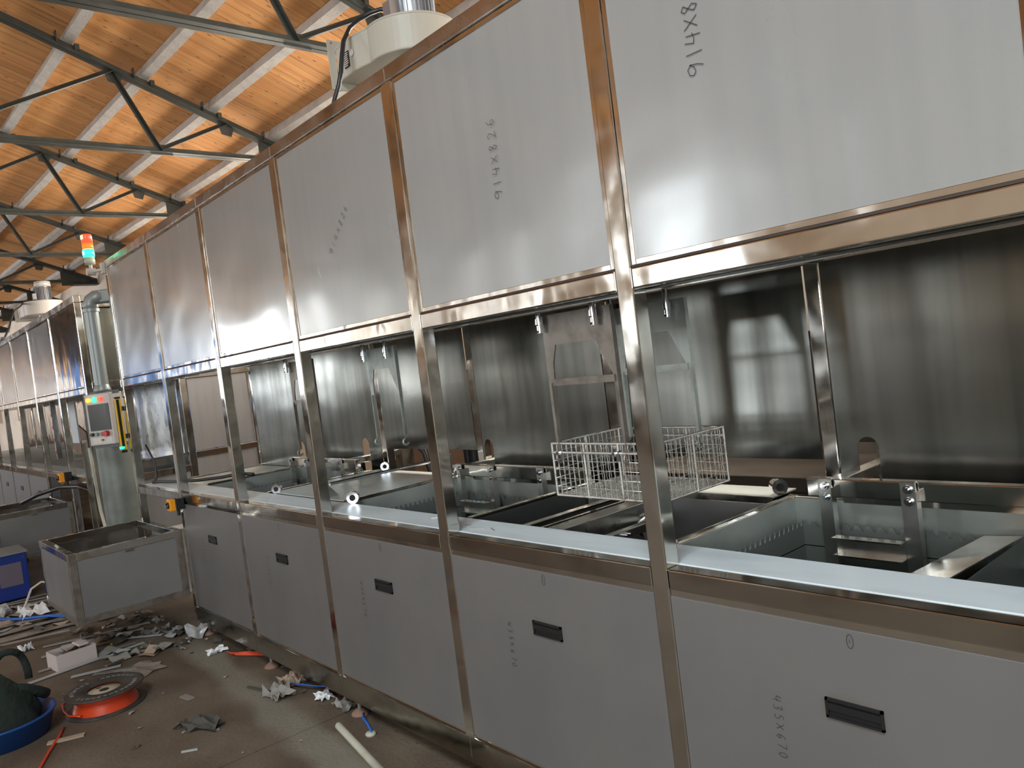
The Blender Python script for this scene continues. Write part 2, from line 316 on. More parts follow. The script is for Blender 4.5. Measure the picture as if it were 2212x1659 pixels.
def root(name, loc, label=None, cat=None, group=None, kind=None):
    o = bpy.data.objects.new(name, None); COL.objects.link(o); o.location = loc; o.empty_display_size = .05
    tag(o, label, cat, group, kind); return o
def tag(o, label=None, cat=None, group=None, kind=None):
    if label: o['label'] = label
    if cat: o['category'] = cat
    if group: o['group'] = group
    if kind: o['kind'] = kind
    return o
def world_loc(o):
    v = Vector(o.location)
    while o.parent: o = o.parent; v += Vector(o.location)
    return v
def build(name, mb, m, parent=None, origin=None, bevel=0, label=None, kind=None, fixn=True):
    """links the collected shapes (world coordinates) as ONE mesh object"""
    base = Vector(origin) if origin is not None else (world_loc(parent) if parent else Vector((0, 0, 0)))
    me = bpy.data.meshes.new(name); me.from_pydata([v - base for v in mb.v], [], mb.f)
    me.polygons.foreach_set('use_smooth', mb.sm); me.update()
    if fixn:
        bm = bmesh.new(); bm.from_mesh(me); bmesh.ops.recalc_face_normals(bm, faces=bm.faces); bm.to_mesh(me); bm.free()
    mm = M[m] if isinstance(m, str) else m
    me.materials.append(mm)
    o = bpy.data.objects.new(name, me); COL.objects.link(o)
    if parent: o.parent = parent; o.location = base - world_loc(parent)
    else: o.location = base
    if bevel:
        b = o.modifiers.new('bevel', 'BEVEL'); b.width = bevel; b.segments = 2; b.limit_method = 'ANGLE'
    if label: o['label'] = label
    if kind: o['kind'] = kind
    return o
def copy_tree(o, parent=None):
    c = o.copy(); COL.objects.link(c); c.parent = parent
    for ch in [k for k in bpy.data.objects if k.parent == o]: copy_tree(ch, c)
    return c
def bx(*a): return MB().box(*a)

# ================================================================== THE BUILDING
X0, X1 = -62.0, 8.0
# floor: concrete slabs parted by a joint
fl = root('floor', (0, 0, 0), kind='structure')
build('slab', bx(-2.024, 12, -10, 5, -.12, 0), 'floor', fl)
build('slab', bx(-66, -2.036, -10, 6, -.12, 0), 'floor', fl)
build('subfloor', bx(-66, 12, -10, 6, -.2, -.12), 'dark_hole', fl)

def wall_with_windows(name, yin, thick, wins, z1, mname, x0=X0, x1=X1):
    r = root(name, BW(x0, yin), kind='structure')
    y0, y1 = (yin, yin + thick)
    xs = sorted(wins); cur = x0
    mb = MB()
    for (cx, wd, a, b) in xs:
        mb.box(cur, cx - wd / 2, y0, y1, 0, z1, BW)
        mb.box(cx - wd / 2, cx + wd / 2, y0, y1, b, z1, BW)
        if a > .05: mb.box(cx - wd / 2, cx + wd / 2, y0, y1, 0, a, BW)
        cur = cx + wd / 2
    mb.box(cur, x1, y0, y1, 0, z1, BW)
    build('masonry', mb, mname, r)
    return r
wf = wall_with_windows('wall_front', WALL_F, -.24, WIN_F, 4.05, 'plaster')
wr = wall_with_windows('wall_rear', WALL_R, .24, WIN_R, 4.0, 'plaster')
build('dado_rear', MB().box(-5.2, X1, WALL_R - .03, WALL_R, 0, 1.5, BW), mat('brown_grey_dado', (0.05, 0.047, 0.042), .7), wr)
dado = MB()
for a_, b_ in zip([X0] + [c_ + w_ / 2 for c_, w_, z_, y_ in sorted(WIN_F) if z_ < 1.4], [c_ - w_ / 2 for c_, w_, z_, y_ in sorted(WIN_F) if z_ < 1.4] + [X1]):
    dado.box(a_, b_, WALL_F, WALL_F + .03, 0, 1.42, BW)
M['dado'] = mat('dark_green_grey_dado', (0.10, 0.115, 0.10), 0.6)
build('dado', dado, 'dado', wf)
# piers and plinth course on the rear wall under each truss
TRX = [-3.75 + 2.83 * i for i in range(3, -9, -1)]
for i, x in enumerate(TRX):
    build('pier', MB().box(x - .2, x + .2, WALL_R - .12, WALL_R + .02, 1.5, 3.62, BW), 'plaster', wr)
build('ledge', MB().box(X0, X1, WALL_R - .05, WALL_R + .02, 3.60, 3.68, BW), 'plaster', wr)
nw = 0
for wins, yin, sgn in ((WIN_F, WALL_F, -1), (WIN_R, WALL_R, 1)):
    for (cx, wd, a, b) in wins:
        nw += 1
        wn = root('window_%d' % nw, BW(cx, yin, a), kind='structure')
        ya = yin + sgn * .05; yb = yin + sgn * .11
        fr = MB(); fr.box(cx - wd / 2, cx - wd / 2 + .05, ya, yb, a, b, BW); fr.box(cx + wd / 2 - .05, cx + wd / 2, ya, yb, a, b, BW)
        fr.box(cx - wd / 2, cx + wd / 2, ya, yb, a, a + .05, BW); fr.box(cx - wd / 2, cx + wd / 2, ya, yb, b - .05, b, BW)
        build('window_frame', fr, 'far_white', wn)
        if a > .05 and wd > .5:
            for k in (1, 2):
                xx = cx - wd / 2 + wd * k / 3
                build('mullion', MB().box(xx - .02, xx + .02, ya, yb, a, b, BW), 'far_white', wn)
            zz = a + (b - a) * .62
            build('transom', MB().box(cx - wd / 2, cx + wd / 2, ya, yb, zz - .02, zz + .02, BW), 'far_white', wn)
we = build('wall_left', MB().box(X0 - .24, X0, WALL_F, WALL_R, 0, 6.3, BW), 'plaster'); tag(we, kind='structure')
wg = build('wall_right', MB().box(X1, X1 + .24, WALL_F, WALL_R, 0, 6.3, BW), 'plaster_low'); tag(wg, kind='structure')
# backlit blue translucent sheeting in the front wall, far down the hall
bs = root('blue_sheeting', BW(-40, WALL_F + .02, 1.0), 'band of backlit blue translucent sheeting on the opposite wall', 'sheeting')
for k in range(13):
    x = -57 + k * 2.2
    build('sheet', MB().box(x + .02, x + 2.18, WALL_F + .01, WALL_F + .03, .9, 3.98, BW), 'sky_panel', bs)

# roof: boards laid down the slope over concrete purlins
ce = root('ceiling', BW(0, WALL_R, 4.0), kind='structure')
PUR_H, PUR_W = .15, .085
CH = .045                                        # purlins sit on the top chord
def slope_pt(x, y, up): return BW(x, y, roof_z(y) + up)
BW_ = .104; DECK = PUR_H + .012
proto_me = {}
n_b = 236
yE = WALL_R + .02; yT = RIDGE
L_s = math.hypot(yE - yT, .378 * (yE - yT)); ang = math.atan(.378)
for v_ in range(4):
    mb = MB(); wv = BW_ - (.002, .005, .003, .007)[v_]
    mb.add([(-wv / 2, 0, 0), (wv / 2, 0, 0), (wv / 2, L_s, 0), (-wv / 2, L_s, 0), (-wv / 2, 0, .02), (wv / 2, 0, .02), (wv / 2, L_s, .02), (-wv / 2, L_s, .02)],
           [(0, 3, 2, 1), (4, 5, 6, 7), (0, 1, 5, 4), (1, 2, 6, 5), (2, 3, 7, 6), (3, 0, 4, 7)])
    me = bpy.data.meshes.new('plank'); me.from_pydata(mb.v, [], mb.f); me.materials.append(M['wood']); proto_me[v_] = me
rotm = Matrix.Rotation(DL + PI, 4, 'Z') @ Matrix.Rotation(ang, 4, 'X')
for i in range(n_b):
    x = 1.6 - i * BW_
    o = bpy.data.objects.new('plank', proto_me[random.choice((0, 0, 1, 2, 3))]); COL.objects.link(o)
    o.matrix_world = Matrix.Translation(slope_pt(x, yE, DECK + random.uniform(0, .004))) @ rotm
    mw = o.matrix_world.copy(); o.parent = ce; o.location = mw.to_translation() - Vector(ce.location); o.rotation_euler = mw.to_euler()
mb = MB()
def deck(xa, xb, ya, yb, up):
    A = [slope_pt(xa, ya, up), slope_pt(xb, ya, up), slope_pt(xb, yb, up), slope_pt(xa, yb, up)]
    B_ = [p + Vector((0, 0, .03)) for p in A]
    mb.add(A + B_, [(0, 3, 2, 1), (4, 5, 6, 7), (0, 1, 5, 4), (1, 2, 6, 5), (2, 3, 7, 6), (3, 0, 4, 7)])
deck(X0, 1.6 - n_b * BW_ + .07, yE, yT, DECK); deck(1.68, X1, yE, yT, DECK)
def front_deck(x0, x1, yb, up):
    cur = x0
    for (a_, b_, c_, d_) in ROOF_FILL:
        deck(cur, a_, yT, yb, up); deck(a_, b_, yT, c_, up); deck(a_, b_, d_, yb, up); cur = b_
    deck(cur, x1, yT, yb, up)
front_deck(X0, X1, WALL_F - .05, DECK)
build('far_boarding', mb, 'wood', ce, kind='stuff')
mb = MB(); deck(X0 - .3, X1 + .3, yE + .3, yT, DECK + .05); front_deck(X0 - .3, X1 + .3, WALL_F - .3, DECK + .05)
build('roof_cover', mb, 'dark_hole', ce)
# soffit fillers between roof and wall heads
mb = MB(); mb.box(X0, X1, WALL_R, WALL_R + .24, 3.99, 4.17, BW); mb.box(X0, X1, WALL_F - .24, WALL_F, 4.0, 4.22, BW)
build('wall_plate', mb, 'plaster', ce)

# purlins: one concrete beam per truss bay and row
PY = [2.40, 1.77, 1.13, .49, -.15, -.79, -1.43, -2.07]
PROWS = ['lowest row, above the eaves', 'second row from the eaves', 'third row from the eaves', 'fourth row from the eaves', 'fifth row from the eaves',
         'sixth row from the eaves', 'seventh row from the eaves', 'highest row, by the ridge']
for r_, y in enumerate(PY):
    pr = None
    for i in range(len(TRX) - 1):
        xa, xb = TRX[i + 1] + .012, TRX[i] - .012
        if pr is None:
            mb = MB(); z = CH
            # section leans with the roof; slightly uneven lower arris
            n = 7; vs = []; fs = []
            for k in range(n + 1):
                xx = xa + (xb - xa) * k / n; j = random.uniform(-.003, .003)
                p = slope_pt(xx, y, CH); d = EY * math.cos(ang) + Vector((0, 0, -math.sin(ang))); nn = EY * math.sin(ang) + Vector((0, 0, math.cos(ang)))
                vs += [p - d * (PUR_W / 2 + j), p + d * (PUR_W / 2 + j), p + d * PUR_W / 2 + nn * (PUR_H - CH), p - d * PUR_W / 2 + nn * (PUR_H - CH)]
            for k in range(n):
                for q in range(4): fs.append((k * 4 + q, k * 4 + (q + 1) % 4, k * 4 + 4 + (q + 1) % 4, k * 4 + 4 + q))
            fs += [(0, 1, 2, 3), (n * 4 + 3, n * 4 + 2, n * 4 + 1, n * 4)]
            mb.add(vs, fs)
            pr = build('concrete_purlin', mb, 'concrete_beam', None, origin=slope_pt((xa + xb) / 2, y, CH)); o = pr
            pr0 = (TRX[0] + TRX[1]) / 2
        else:
            o = pr.copy(); COL.objects.link(o); o.location = slope_pt((TRX[i] + TRX[i + 1]) / 2, y, CH)
        ORD = ['over the aisle behind the camera', 'over the camera', 'just ahead of the camera, above the picture', 'nearest bay in view', 'second bay in view', 'third bay in view', 'fourth bay in view', 'fifth bay in view', 'sixth bay in view', 'seventh bay in view', 'last bay of the hall in view']
        tag(o, 'whitewashed concrete purlin, %s, %s' % (PROWS[r_], ORD[min(i, 10)]), 'beam', 'purlins of the ' + PROWS[r_])

# trusses
def angle_iron(mb, p, q, s=.06, t=.006, up=(0, 0, 1), flip=1):
    """L section: one leg hanging, one leg flat"""
    p = Vector(p); q = Vector(q); d = (q - p).normalized(); up = Vector(up)
    a = d.cross(up).normalized() * flip; b = a.cross(d).normalized() * flip
    if b.dot(up) < 0: b = -b
    for (u0, u1, v0, v1) in ((0, s, -t / 2, t / 2), (0, t, 0, s)):
        vs = [c + a * u + b * v for c in (p, q) for (u, v) in ((u0, v0), (u1, v0), (u1, v1), (u0, v1))]
        mb.add(vs, [(0, 3, 2, 1), (4, 5, 6, 7), (0, 1, 5, 4), (1, 2, 6, 5), (2, 3, 7, 6), (3, 0, 4, 7)])
def make_truss(x):
    t = root('roof_truss', BW(x, 0, 4.0), 'x', 'truss', 'steel roof trusses')
    up = Vector((0, 0, 1))
    for sgn, nm in ((1, 'rear'), (-1, 'front')):
        mb = MB(); ye = 2.84 if sgn > 0 else -8.04 + .1
        for s2 in (1, -1): angle_iron(mb, BW(x + .006 * s2, ye, roof_z(ye) - .03), BW(x + .006 * s2, RIDGE, roof_z(RIDGE) - .03), .065, .007, flip=s2)
        build('top_chord', mb, 'truss', t)
    mb = MB()
    for s2 in (1, -1): angle_iron(mb, BW(x + .006 * s2, -7.95, 3.99), BW(x + .006 * s2, 2.84, 3.99), .055, .006, flip=s2)
    build('bottom_chord', mb, 'truss', t)
    mid = RIDGE
    tops = [1.9, .85, -.95, -2.6, -4.25, -6.05, -7.1]; bots = [1.21, -.6, -1.9, -3.3, -4.6, -6.41]
    prs = [(1.9, 1.21), (.85, 1.21), (.85, -.6), (-.95, -.6), (-.95, -1.9), (-2.6, -1.9), (-2.6, -3.3), (-4.25, -3.3), (-4.25, -4.6), (-6.05, -4.6), (-6.05, -6.41), (-7.1, -6.41)]
    for a, b in prs:
        mb = MB(); angle_iron(mb, BW(x + .004, a, roof_z(a) - .04), BW(x + .004, b, 4.01), .042, .005, up=EX)
        build('web_bar', mb, 'truss', t)
    for b in bots:
        g = MB(); g.prism([(-.11, 0), (.11, 0), (.06, .10), (-.06, .10)], BW(x - .006, b, 3.975), EY, up, EX * .008)
        build('gusset_plate', g, 'truss', t)
    for a in (1.9, .85, -.95):
        g = MB(); z = roof_z(a); g.prism([(-.09, .034), (.09, -.034), (.05, -.13), (-.05, -.11)], BW(x - .006, a, z - .02), EY, up, EX * .008)
        build('gusset_plate', g, 'truss', t)
    for y in PY:
        z = roof_z(y); g = MB()
        g.box(x - .03, x + .03, y - PUR_W / 2 - .055, y - PUR_W / 2 - .045, z + .02, z + PUR_H - .02, BW)
        build('purlin_tie', g, 'truss', t); g = MB()
        g.box(x - .03, x + .03, y + PUR_W / 2 + .01, y + PUR_W / 2 + .05, z - .02, z + .035, BW)
        build('purlin_cleat', g, 'truss', t)
    g = MB(); g.prism([(-.62, -.05), (0, -.05), (0, .07), (-.25, .16), (-.62, .22)], BW(x - .008, 2.86, 3.98), EY, up, EX * .016)
    g.box(x - .09, x + .09, 2.42, 2.86, 3.93, 3.945, BW)
    build('bearing_shoe', g, 'truss', t)
    return t
tr0 = make_truss(TRX[0])
TL = {0: 'roof truss right behind the camera', 1: 'roof truss above the camera', 2: 'roof truss just above the picture', 9: 'seventh roof truss, small in the distance at the left edge',
      10: 'eighth roof truss, very far down the hall', 11: 'ninth roof truss, farthest down the hall', 3: 'roof truss nearest the camera, running past the cream fan', 4: 'roof truss crossing the ceiling over the third upper panel from the left post',
      5: 'third roof truss down the hall, over the middle of the near line', 6: 'fourth roof truss down the hall, behind the signal tower',
      7: 'fifth roof truss, its end shoe on the beige wall', 8: 'sixth roof truss, its end shoe behind the far fan'}
trs = []
for i, x in enumerate(TRX):
    t = tr0 if i == 0 else copy_tree(tr0)
    t.location = BW(x, 0, 4.0); trs.append(t)
    t['label'] = TL[i]
# ================================================================== HANDWRITING
GL = {'9': [[(.9, .8), (.6, 1), (.2, .9), (.1, .65), (.35, .5), (.7, .6), (.9, .85), (.8, .4), (.6, 0)]],
      '1': [[(.5, 1), (.5, 0)]], '4': [[(.3, 1), (.1, .45), (.45, .4), (.85, .5)], [(.75, .9), (.6, 0)]],
      'X': [[(.1, .95), (.85, .1)], [(.85, .9), (.1, .1)]],
      '8': [[(.75, .85), (.45, 1), (.25, .8), (.7, .3), (.5, 0), (.2, .2), (.4, .5), (.75, .85)]],
      '2': [[(.15, .8), (.45, 1), (.75, .8), (.6, .45), (.15, 0), (.85, .08)]],
      '6': [[(.7, 1), (.35, .7), (.2, .25), (.45, 0), (.75, .2), (.6, .45), (.25, .35)]],
      '3': [[(.2, .9), (.6, 1), (.7, .75), (.4, .55), (.75, .35), (.6, .05), (.2, .05)]],
      '5': [[(.75, 1), (.3, .95), (.25, .6), (.65, .55), (.7, .2), (.45, 0), (.15, .1)]],
      '7': [[(.15, .95), (.8, 1), (.45, 0)]], '0': [[(.5, 1), (.2, .7), (.25, .2), (.5, 0), (.75, .3), (.75, .75), (.5, 1)]],
      'o': [[(math.cos(a) * .5 + .5, math.sin(a) * .8 + .5) for a in [k * PI / 6 for k in range(13)]]]}
def writing(mb, text, x, z, size, adv, direction, y, wid=.0022):
    """direction: angle of the line of text on the XZ plane; y: plane of the ink"""
    c, s = math.cos(direction), math.sin(direction)
    for i, ch in enumerate(text):
        jx = random.uniform(-.05, .05)
        for st in GL[ch]:
            P = [((px * .75 + jx) * size + i * adv, py * size) for px, py in st]
            P = [(x + a * c - b * s, z + a * s + b * c) for a, b in P]
            for (a0, b0), (a1, b1) in zip(P, P[1:]):
                dx, dz = a1 - a0, b1 - b0; l = math.hypot(dx, dz) or 1; nx, nz = -dz / l * wid / 2, dx / l * wid / 2
                mb.add([(a0 - nx, y, b0 - nz), (a1 - nx, y, b1 - nz), (a1 + nx, y, b1 + nz), (a0 + nx, y, b0 + nz)], [(0, 1, 2, 3)])

# ================================================================== MACHINE LINES
ZT0, ZT1, ZM1, ZM0, ZC1, ZC0, ZD1, ZD0 = 2.66, 2.606, 1.763, 1.709, .953, .899, .195, .092
PW = .056
def line_frame(name, label, xs, depth, end_bay_open, zt0=ZT0, zt1=ZT1, rear_posts=True, low_posts=None):
    """a stainless tube frame: xs = post centres from left to right"""
    r = root(name, (xs[0], 0, 0), label, 'machine')
    h = PW / 2; xl, xr = xs[0] - h, xs[-1] + h
    for i, x in enumerate(xs):
        z0 = ZC0 - .6 if False else ZD0 + .06
        build('post', bx(x - h, x + h, 0, PW, z0, zt1), 'polished', r, bevel=.004)
        if rear_posts: build('rear_post', bx(x - .03, x + .025, depth - .075, depth - .02, ZD0 + .06, ZM1), 'polished', r, bevel=.004)
    for (a, b, nm, y0) in ((zt1, zt0, 'top_rail', -.001), (ZM0, ZM1, 'middle_rail', -.0008), (ZC0, ZC1, 'counter_rail', -.001), (ZD0, ZD1, 'bottom_rail', -.001)):
        for x_a, x_b in zip(xs, xs[1:]):
            if nm in ('middle_rail', 'counter_rail'): q = bx(x_a + h + .0004, x_b - h - .0004, .0015, PW, a, b)
            elif nm == 'top_rail': q = bx(x_a - (h if x_a == xs[0] else 0), x_b + (h if x_b == xs[-1] else 0), y0, PW, a, b)
            else:
                if end_bay_open and x_a == xs[0]: continue
                q = bx(x_a, x_b, y0, PW, a, b)
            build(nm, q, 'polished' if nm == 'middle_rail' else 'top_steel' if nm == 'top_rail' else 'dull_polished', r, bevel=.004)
    for x in xs:      # the cross tubes front to back
        build('cross_rail', bx(x - h, x + h, PW, depth, zt0 - .05, zt0), 'steel', r)
    build('cross_rail', bx(xl, xr, depth - PW, depth, zt0 - .05, zt0), 'steel', r)
    # roof of the working space and the roof sheet over the cabinet
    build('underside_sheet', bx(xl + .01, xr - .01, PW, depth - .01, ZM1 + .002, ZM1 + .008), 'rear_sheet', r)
    build('roof_sheet', bx(xl + .01, xr - .01, .01, depth - .01, zt0 - .004, zt0 + .001), 'steel', r)
    build('upper_rear_sheet', bx(xl + .01, xr - .01, depth - .012, depth - .006, ZM1, zt0 - .05), 'steel', r)
    return r

def upper_panels(r, xs, zt1, film='film', write=()):
    h = PW / 2
    for i, (a, b) in enumerate(zip(xs, xs[1:])):
        x0, x1 = a + h + .001, b - h - .001; z0, z1 = ZM1 + .006, zt1 - .001; bd = .016
        mb = MB()
        mb.box(x0, x0 + bd, .006, .03, z0, z1); mb.box(x1 - bd, x1, .006, .03, z0, z1)
        mb.box(x0 + bd, x1 - bd, .006, .03, z0, z0 + bd); mb.box(x0 + bd, x1 - bd, .006, .03, z1 - bd, z1)
        p = build('upper_panel', mb, 'polished', r, bevel=.0015)
        fm = film[i] if isinstance(film, (list, tuple)) else film
        # the sheet oil-cans a little: a shallow subdivided grid
        nx, nz = 12, 12; vs = []; fs = []
        sx, sz = random.uniform(0, 6), random.uniform(0, 6)
        for jz in range(nz + 1):
            for jx in range(nx + 1):
                u, v = jx / nx, jz / nz; e = (u * (1 - u) * v * (1 - v)) * 16
                dy = e * .0035 * math.sin(sx + 3.1 * u + 1.7 * math.sin(sz + 3 * v))
                vs.append((x0 + bd + (x1 - x0 - 2 * bd) * u, .0085 + dy, z0 + bd + (z1 - z0 - 2 * bd) * v))
        for jz in range(nz):
            for jx in range(nx):
                k = jz * (nx + 1) + jx; fs.append((k, k + 1, k + nx + 2, k + nx + 1))
        g = MB().add(vs, fs, True)
        build('panel_sheet', g, fm, p, origin=((x0 + x1) / 2 + i * 3.7, 0, (z0 + z1) / 2 + i * 1.3) if False else None)
        build('shadow_gap', bx(x0, x1, .0035, .012, ZM1 + .0005, ZM1 + .006), 'gapline', p)
        for wr_ in write:
            if wr_[0] == i:
                t = MB(); writing(t, wr_[1], wr_[2], wr_[3], wr_[4], wr_[5], wr_[6], .0036, wr_[7]); build('marker_writing', t, 'ink', p, fixn=False)

def doors(r, xs, hx=.013, hz=.69, write=True, skip=0, hs=1.0):
    h = PW / 2
    for i, (a, b) in enumerate(zip(xs, xs[1:])):
        if i < skip: continue
        x0, x1 = a + h + .001, b - h - .001; cx = (a + b) / 2 + hx
        z0, z1 = ZD1 + .012, ZC0 - .018
        build('door_gap_strip', bx(x0, x1, .006, .03, ZC0 - .018, ZC0 - .0005), 'polished', r)
        build('door_gap_strip', bx(x0, x1, .006, .03, ZD1 + .0005, ZD1 + .012), 'polished', r)
        d = build('door', bx(x0, x1, .002, .03, z0 + .0006, z1 - .0006), 'door', r, origin=(cx, 0, hz), bevel=.001)
        hw, hh = .066 * hs, .023 * hs
        m_ = MB(); rim = .006
        m_.box(cx - hw, cx + hw, -.004, .004, hz + hh - rim, hz + hh); m_.box(cx - hw, cx + hw, -.004, .004, hz - hh, hz - hh + rim)
        m_.box(cx - hw, cx - hw + rim, -.004, .004, hz - hh, hz + hh); m_.box(cx + hw - rim, cx + hw, -.004, .004, hz - hh, hz + hh)
        m_.box(cx - hw + rim, cx + hw - rim, .0005, .0018, hz - hh + rim, hz + hh - rim)
        m_.bar((cx - hw + rim, -.003, hz + .004), (cx + hw - rim, -.003, hz + .004), .003, .016)
        build('handle', m_, 'black', d, label='black plastic flush pull handle')
        if write and a > -4.2:
            t = MB(); writing(t, '435X670', cx - .205, hz - .005, .024, .0235, -PI / 2, .0008, .0016 if a > -2.2 else .0013); build('marker_writing', t, 'ink', d, fixn=False)
            t = MB(); writing(t, 'o', cx - .0, .845, .02, .02, 0, .0008, .0016); writing(t, '1', cx + .003, .85, .01, .01, 0, .0008, .0014); build('marker_writing', t, 'ink', d, fixn=False)

XN = [-5.0, -4.0, -3.0, -2.0, -1.0, 0.0, 1.0, 2.0]
near = line_frame('cleaning_line_frame', 'long stainless tube framed cleaning line filling the view, grey panels above and below', XN, 1.06, True)
upper_panels(near, XN, ZT1, 'film', write=[(5, '914X826', .318, 2.175, .045, .036, PI / 2, .0022), (4, '914X826', -.445, 2.06, .038, .037, PI / 2, .0018),
                                           (3, '914X826', -1.56, 2.08, .03, .036, PI / 4 * .95, .0016), (2, '435', -2.62, 2.10, .02, .03, PI * .6, .0012)])
doors(near, XN, skip=1)
h = PW / 2
# worktop and its folded front strip
for a, b in zip(XN, XN[1:]):
    build('worktop', bx(a, b, PW, .215, .9505, .9555), 'worktop', near, bevel=.001)
build('worktop_back_flange', bx(XN[0], XN[-1], .211, .215, .90, .9505), 'steel', near)
build('inner_rail', bx(XN[0] + .03, XN[-1] - .03, .10, .16, .86, .92), 'steel', near)
build('rear_rail', bx(XN[0], XN[-1], .99, 1.04, .88, .935), 'polished', near)
build('end_rail', bx(-5.028, -4.97, PW, .98, .885, .94), 'polished', near)
for z_ in (.92,): build('end_rail', bx(-5.028, -4.97, .98, 1.04, z_ - .04, z_), 'polished', near)
# sliding tracks under the cabinet
build('track', bx(-4.9, 1.97, .085, .115, ZM0 - .002, ZM0 + .03), 'rail_dark', near)
build('track', bx(-4.9, 1.97, .125, .131, ZM0 - .006, ZM0 + .03), 'steel', near)
build('track', bx(-4.9, 1.97, .20, .23, ZM0 + .005, ZM0 + .035), 'rail_dark', near)
build('track', bx(-4.9, 1.97, .24, .245, ZM0 + .003, ZM0 + .03), 'steel', near)
# cabinet end
build('end_panel', bx(-5.03, -5.024, PW, 1.05, ZM1, ZT0 - .05), 'mirror_sheet', near)
build('end_panel', bx(2.024, 2.03, PW, 1.05, ZM1, ZT0 - .05), 'film', near)
build('end_panel', bx(2.024, 2.03, PW, 1.05, .2, .9), 'film', near)
# rear splash panels; those behind a tank run lower and carry an arched slot
def rear_panel(x0, x1, z0, slot=None):
    y = .985; z1 = ZM1 - .002; nx = 26; nz = 18
    if slot is None:
        # rolled bottom edge, gently wavy sheet
        vs = []; fs = []
        for j in range(nz + 1):
            for i in range(nx + 1):
                u, v = i / nx, j / nz
                e = u * (1 - u) * 4
                dy = .006 * e * math.sin(5 * v + x0) + (.010 * max(0, 1 - v * 7) ** 2)
                vs.append((x0 + (x1 - x0) * u, y + dy, z0 + (z1 - z0) * v))
        for j in range(nz):
            for i in range(nx): k = j * (nx + 1) + i; fs.append((k, k + 1, k + nx + 2, k + nx + 1))
        return MB().add(vs, fs, True)
    sx, sw, st = slot; sl, sr = sx - sw / 2, sx + sw / 2
    arc = [(sx + sw / 2 * math.cos(t), st - sw / 2 + sw / 2 * math.sin(t)) for t in [PI * k / 12 for k in range(13)]]
    P = [(x0, z0), (sl, z0)] + list(reversed(arc)) + [(sr, z0), (x1, z0), (x1, z1), (x0, z1)]
    return MB().prism(P, (0, y, 0), (1, 0, 0), (0, 0, 1), (0, .002, 0))
RP = [(-4.985, -4.035, .93, (-4.2, .1, 1.13), 'rear_sheet'), (-3.97, -3.035, .93, (-3.235, .09, 1.155), 'rear_sheet'), (-2.97, -2.035, 1.085, None, 'rear_sheet'),
      (-1.97, -1.035, .93, (-1.925, .075, 1.145), 'rear_sheet'), (-.965, -.035, 1.07, None, 'rear_sheet'), (.03, .965, .93, (.133, .072, 1.152), 'rear_sheet'), (1.03, 1.965, 1.07, None, 'rear_sheet')]
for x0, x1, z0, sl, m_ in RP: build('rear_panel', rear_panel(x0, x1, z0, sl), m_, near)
build('cable_cover', bx(-.94, -.90, .95, .98, 1.08, 1.74), 'dark_sheet', near)
# weld beads where the posts cross the rails
wb = MB()
for x in XN:
    for s_ in (-1, 1):
        for z0_, z1_ in ((ZM0 + .004, ZM1 - .004), (ZC0 + .004, ZC1 - .004)):
            for k in range(9): z = z0_ + (z1_ - z0_) * k / 8; wb.cyl((x + s_ * (h + .0005), -.001, z - .003), (x + s_ * (h + .0005), -.001, z + .003), .0022, 6)
build('weld_bead', wb, 'polished', near, kind='stuff')
# levelling feet
for x in XN[1:]:
    f_ = MB(); f_.cyl((x + .05, .05, .03), (x + .05, .05, ZD0 + .01), .009, 12); f_.cyl((x + .05, .05, .07), (x + .05, .05, .085), .016, 6)
    ft = build('levelling_foot', f_, 'galv', near)
    g = MB(); g.lathe([(0, 0), (.042, 0), (.042, .008), (.034, .016), (.014, .03), (0, .03)], (x + .05, .05, 0.0005), 24)
    build('foot_plate', g, 'rust', ft)
for x in XN:
    build('levelling_foot', MB().cyl((x, 1.0, 0), (x, 1.0, .16), .012, 10), 'galv', near)
build('bottom_sheet', bx(-4.0, 2.0, .03, 1.04, ZD1 - .02, ZD1 - .012), 'dark_sheet', near)
build('lower_rear_sheet', bx(-4.0, 2.0, 1.03, 1.036, ZD1, .88), 'steel', near)
build('lower_end_sheet', bx(-4.03, -4.024, .03, 1.03, ZD1, .88), 'end_film', near)
# cladding of the end bay below the counter, behind the side box
build('end_bay_panel', bx(-4.96, -4.05, .30, .305, .30, .89), 'far_white', near)

# ---- the side box hung on the end bay
sb = root('side_box', (-4.5, -.34, .26), 'open topped stainless framed box with grey panels jutting from the end of the near line', 'box')
bx0, bx1, by0, by1, bz0, bz1 = -5.0, -4.06, -.68, -.002, .262, .705; t = .045
for x in (bx0, bx1 - t):
    for y in (by0, by1 - t): build('corner_post', bx(x, x + t, y, y + t, bz0, bz1), 'bar_steel' if x > -4.5 else 'polished', sb, bevel=.002)
for z in (bz0, bz1 - t):
    m_ = 'polished' if z > .5 else 'bar_steel'
    build('long_rail', bx(bx0 + t, bx1 - t, by0, by0 + t, z, z + t), m_, sb, bevel=.002)
    build('long_rail', bx(bx0 + t, bx1 - t, by1 - t, by1, z, z + t), m_, sb, bevel=.002)
    build('short_rail', bx(bx0, bx0 + t, by0 + t, by1 - t, z, z + t), m_, sb, bevel=.002)
    build('short_rail', bx(bx1 - t, bx1, by0 + t, by1 - t, z, z + t), m_, sb, bevel=.002)
build('panel', bx(bx1 - .012, bx1 - .006, by0 + t, by1 - t, bz0 + t, bz1 - t), 'box_film', sb)
build('panel', bx(bx0 + t, bx1 - t, by0 + .006, by0 + .012, bz0 + t, bz1 - t), 'box_film', sb)
build('panel', bx(bx0 + .006, bx0 + .012, by0 + t, by1 - t, bz0 + t, bz1 - t), 'steel', sb)
build('bottom_sheet', bx(bx0 + .01, bx1 - .01, by0 + .01, by1 - .01, bz0 + .004, bz0 + .01), 'steel', sb)
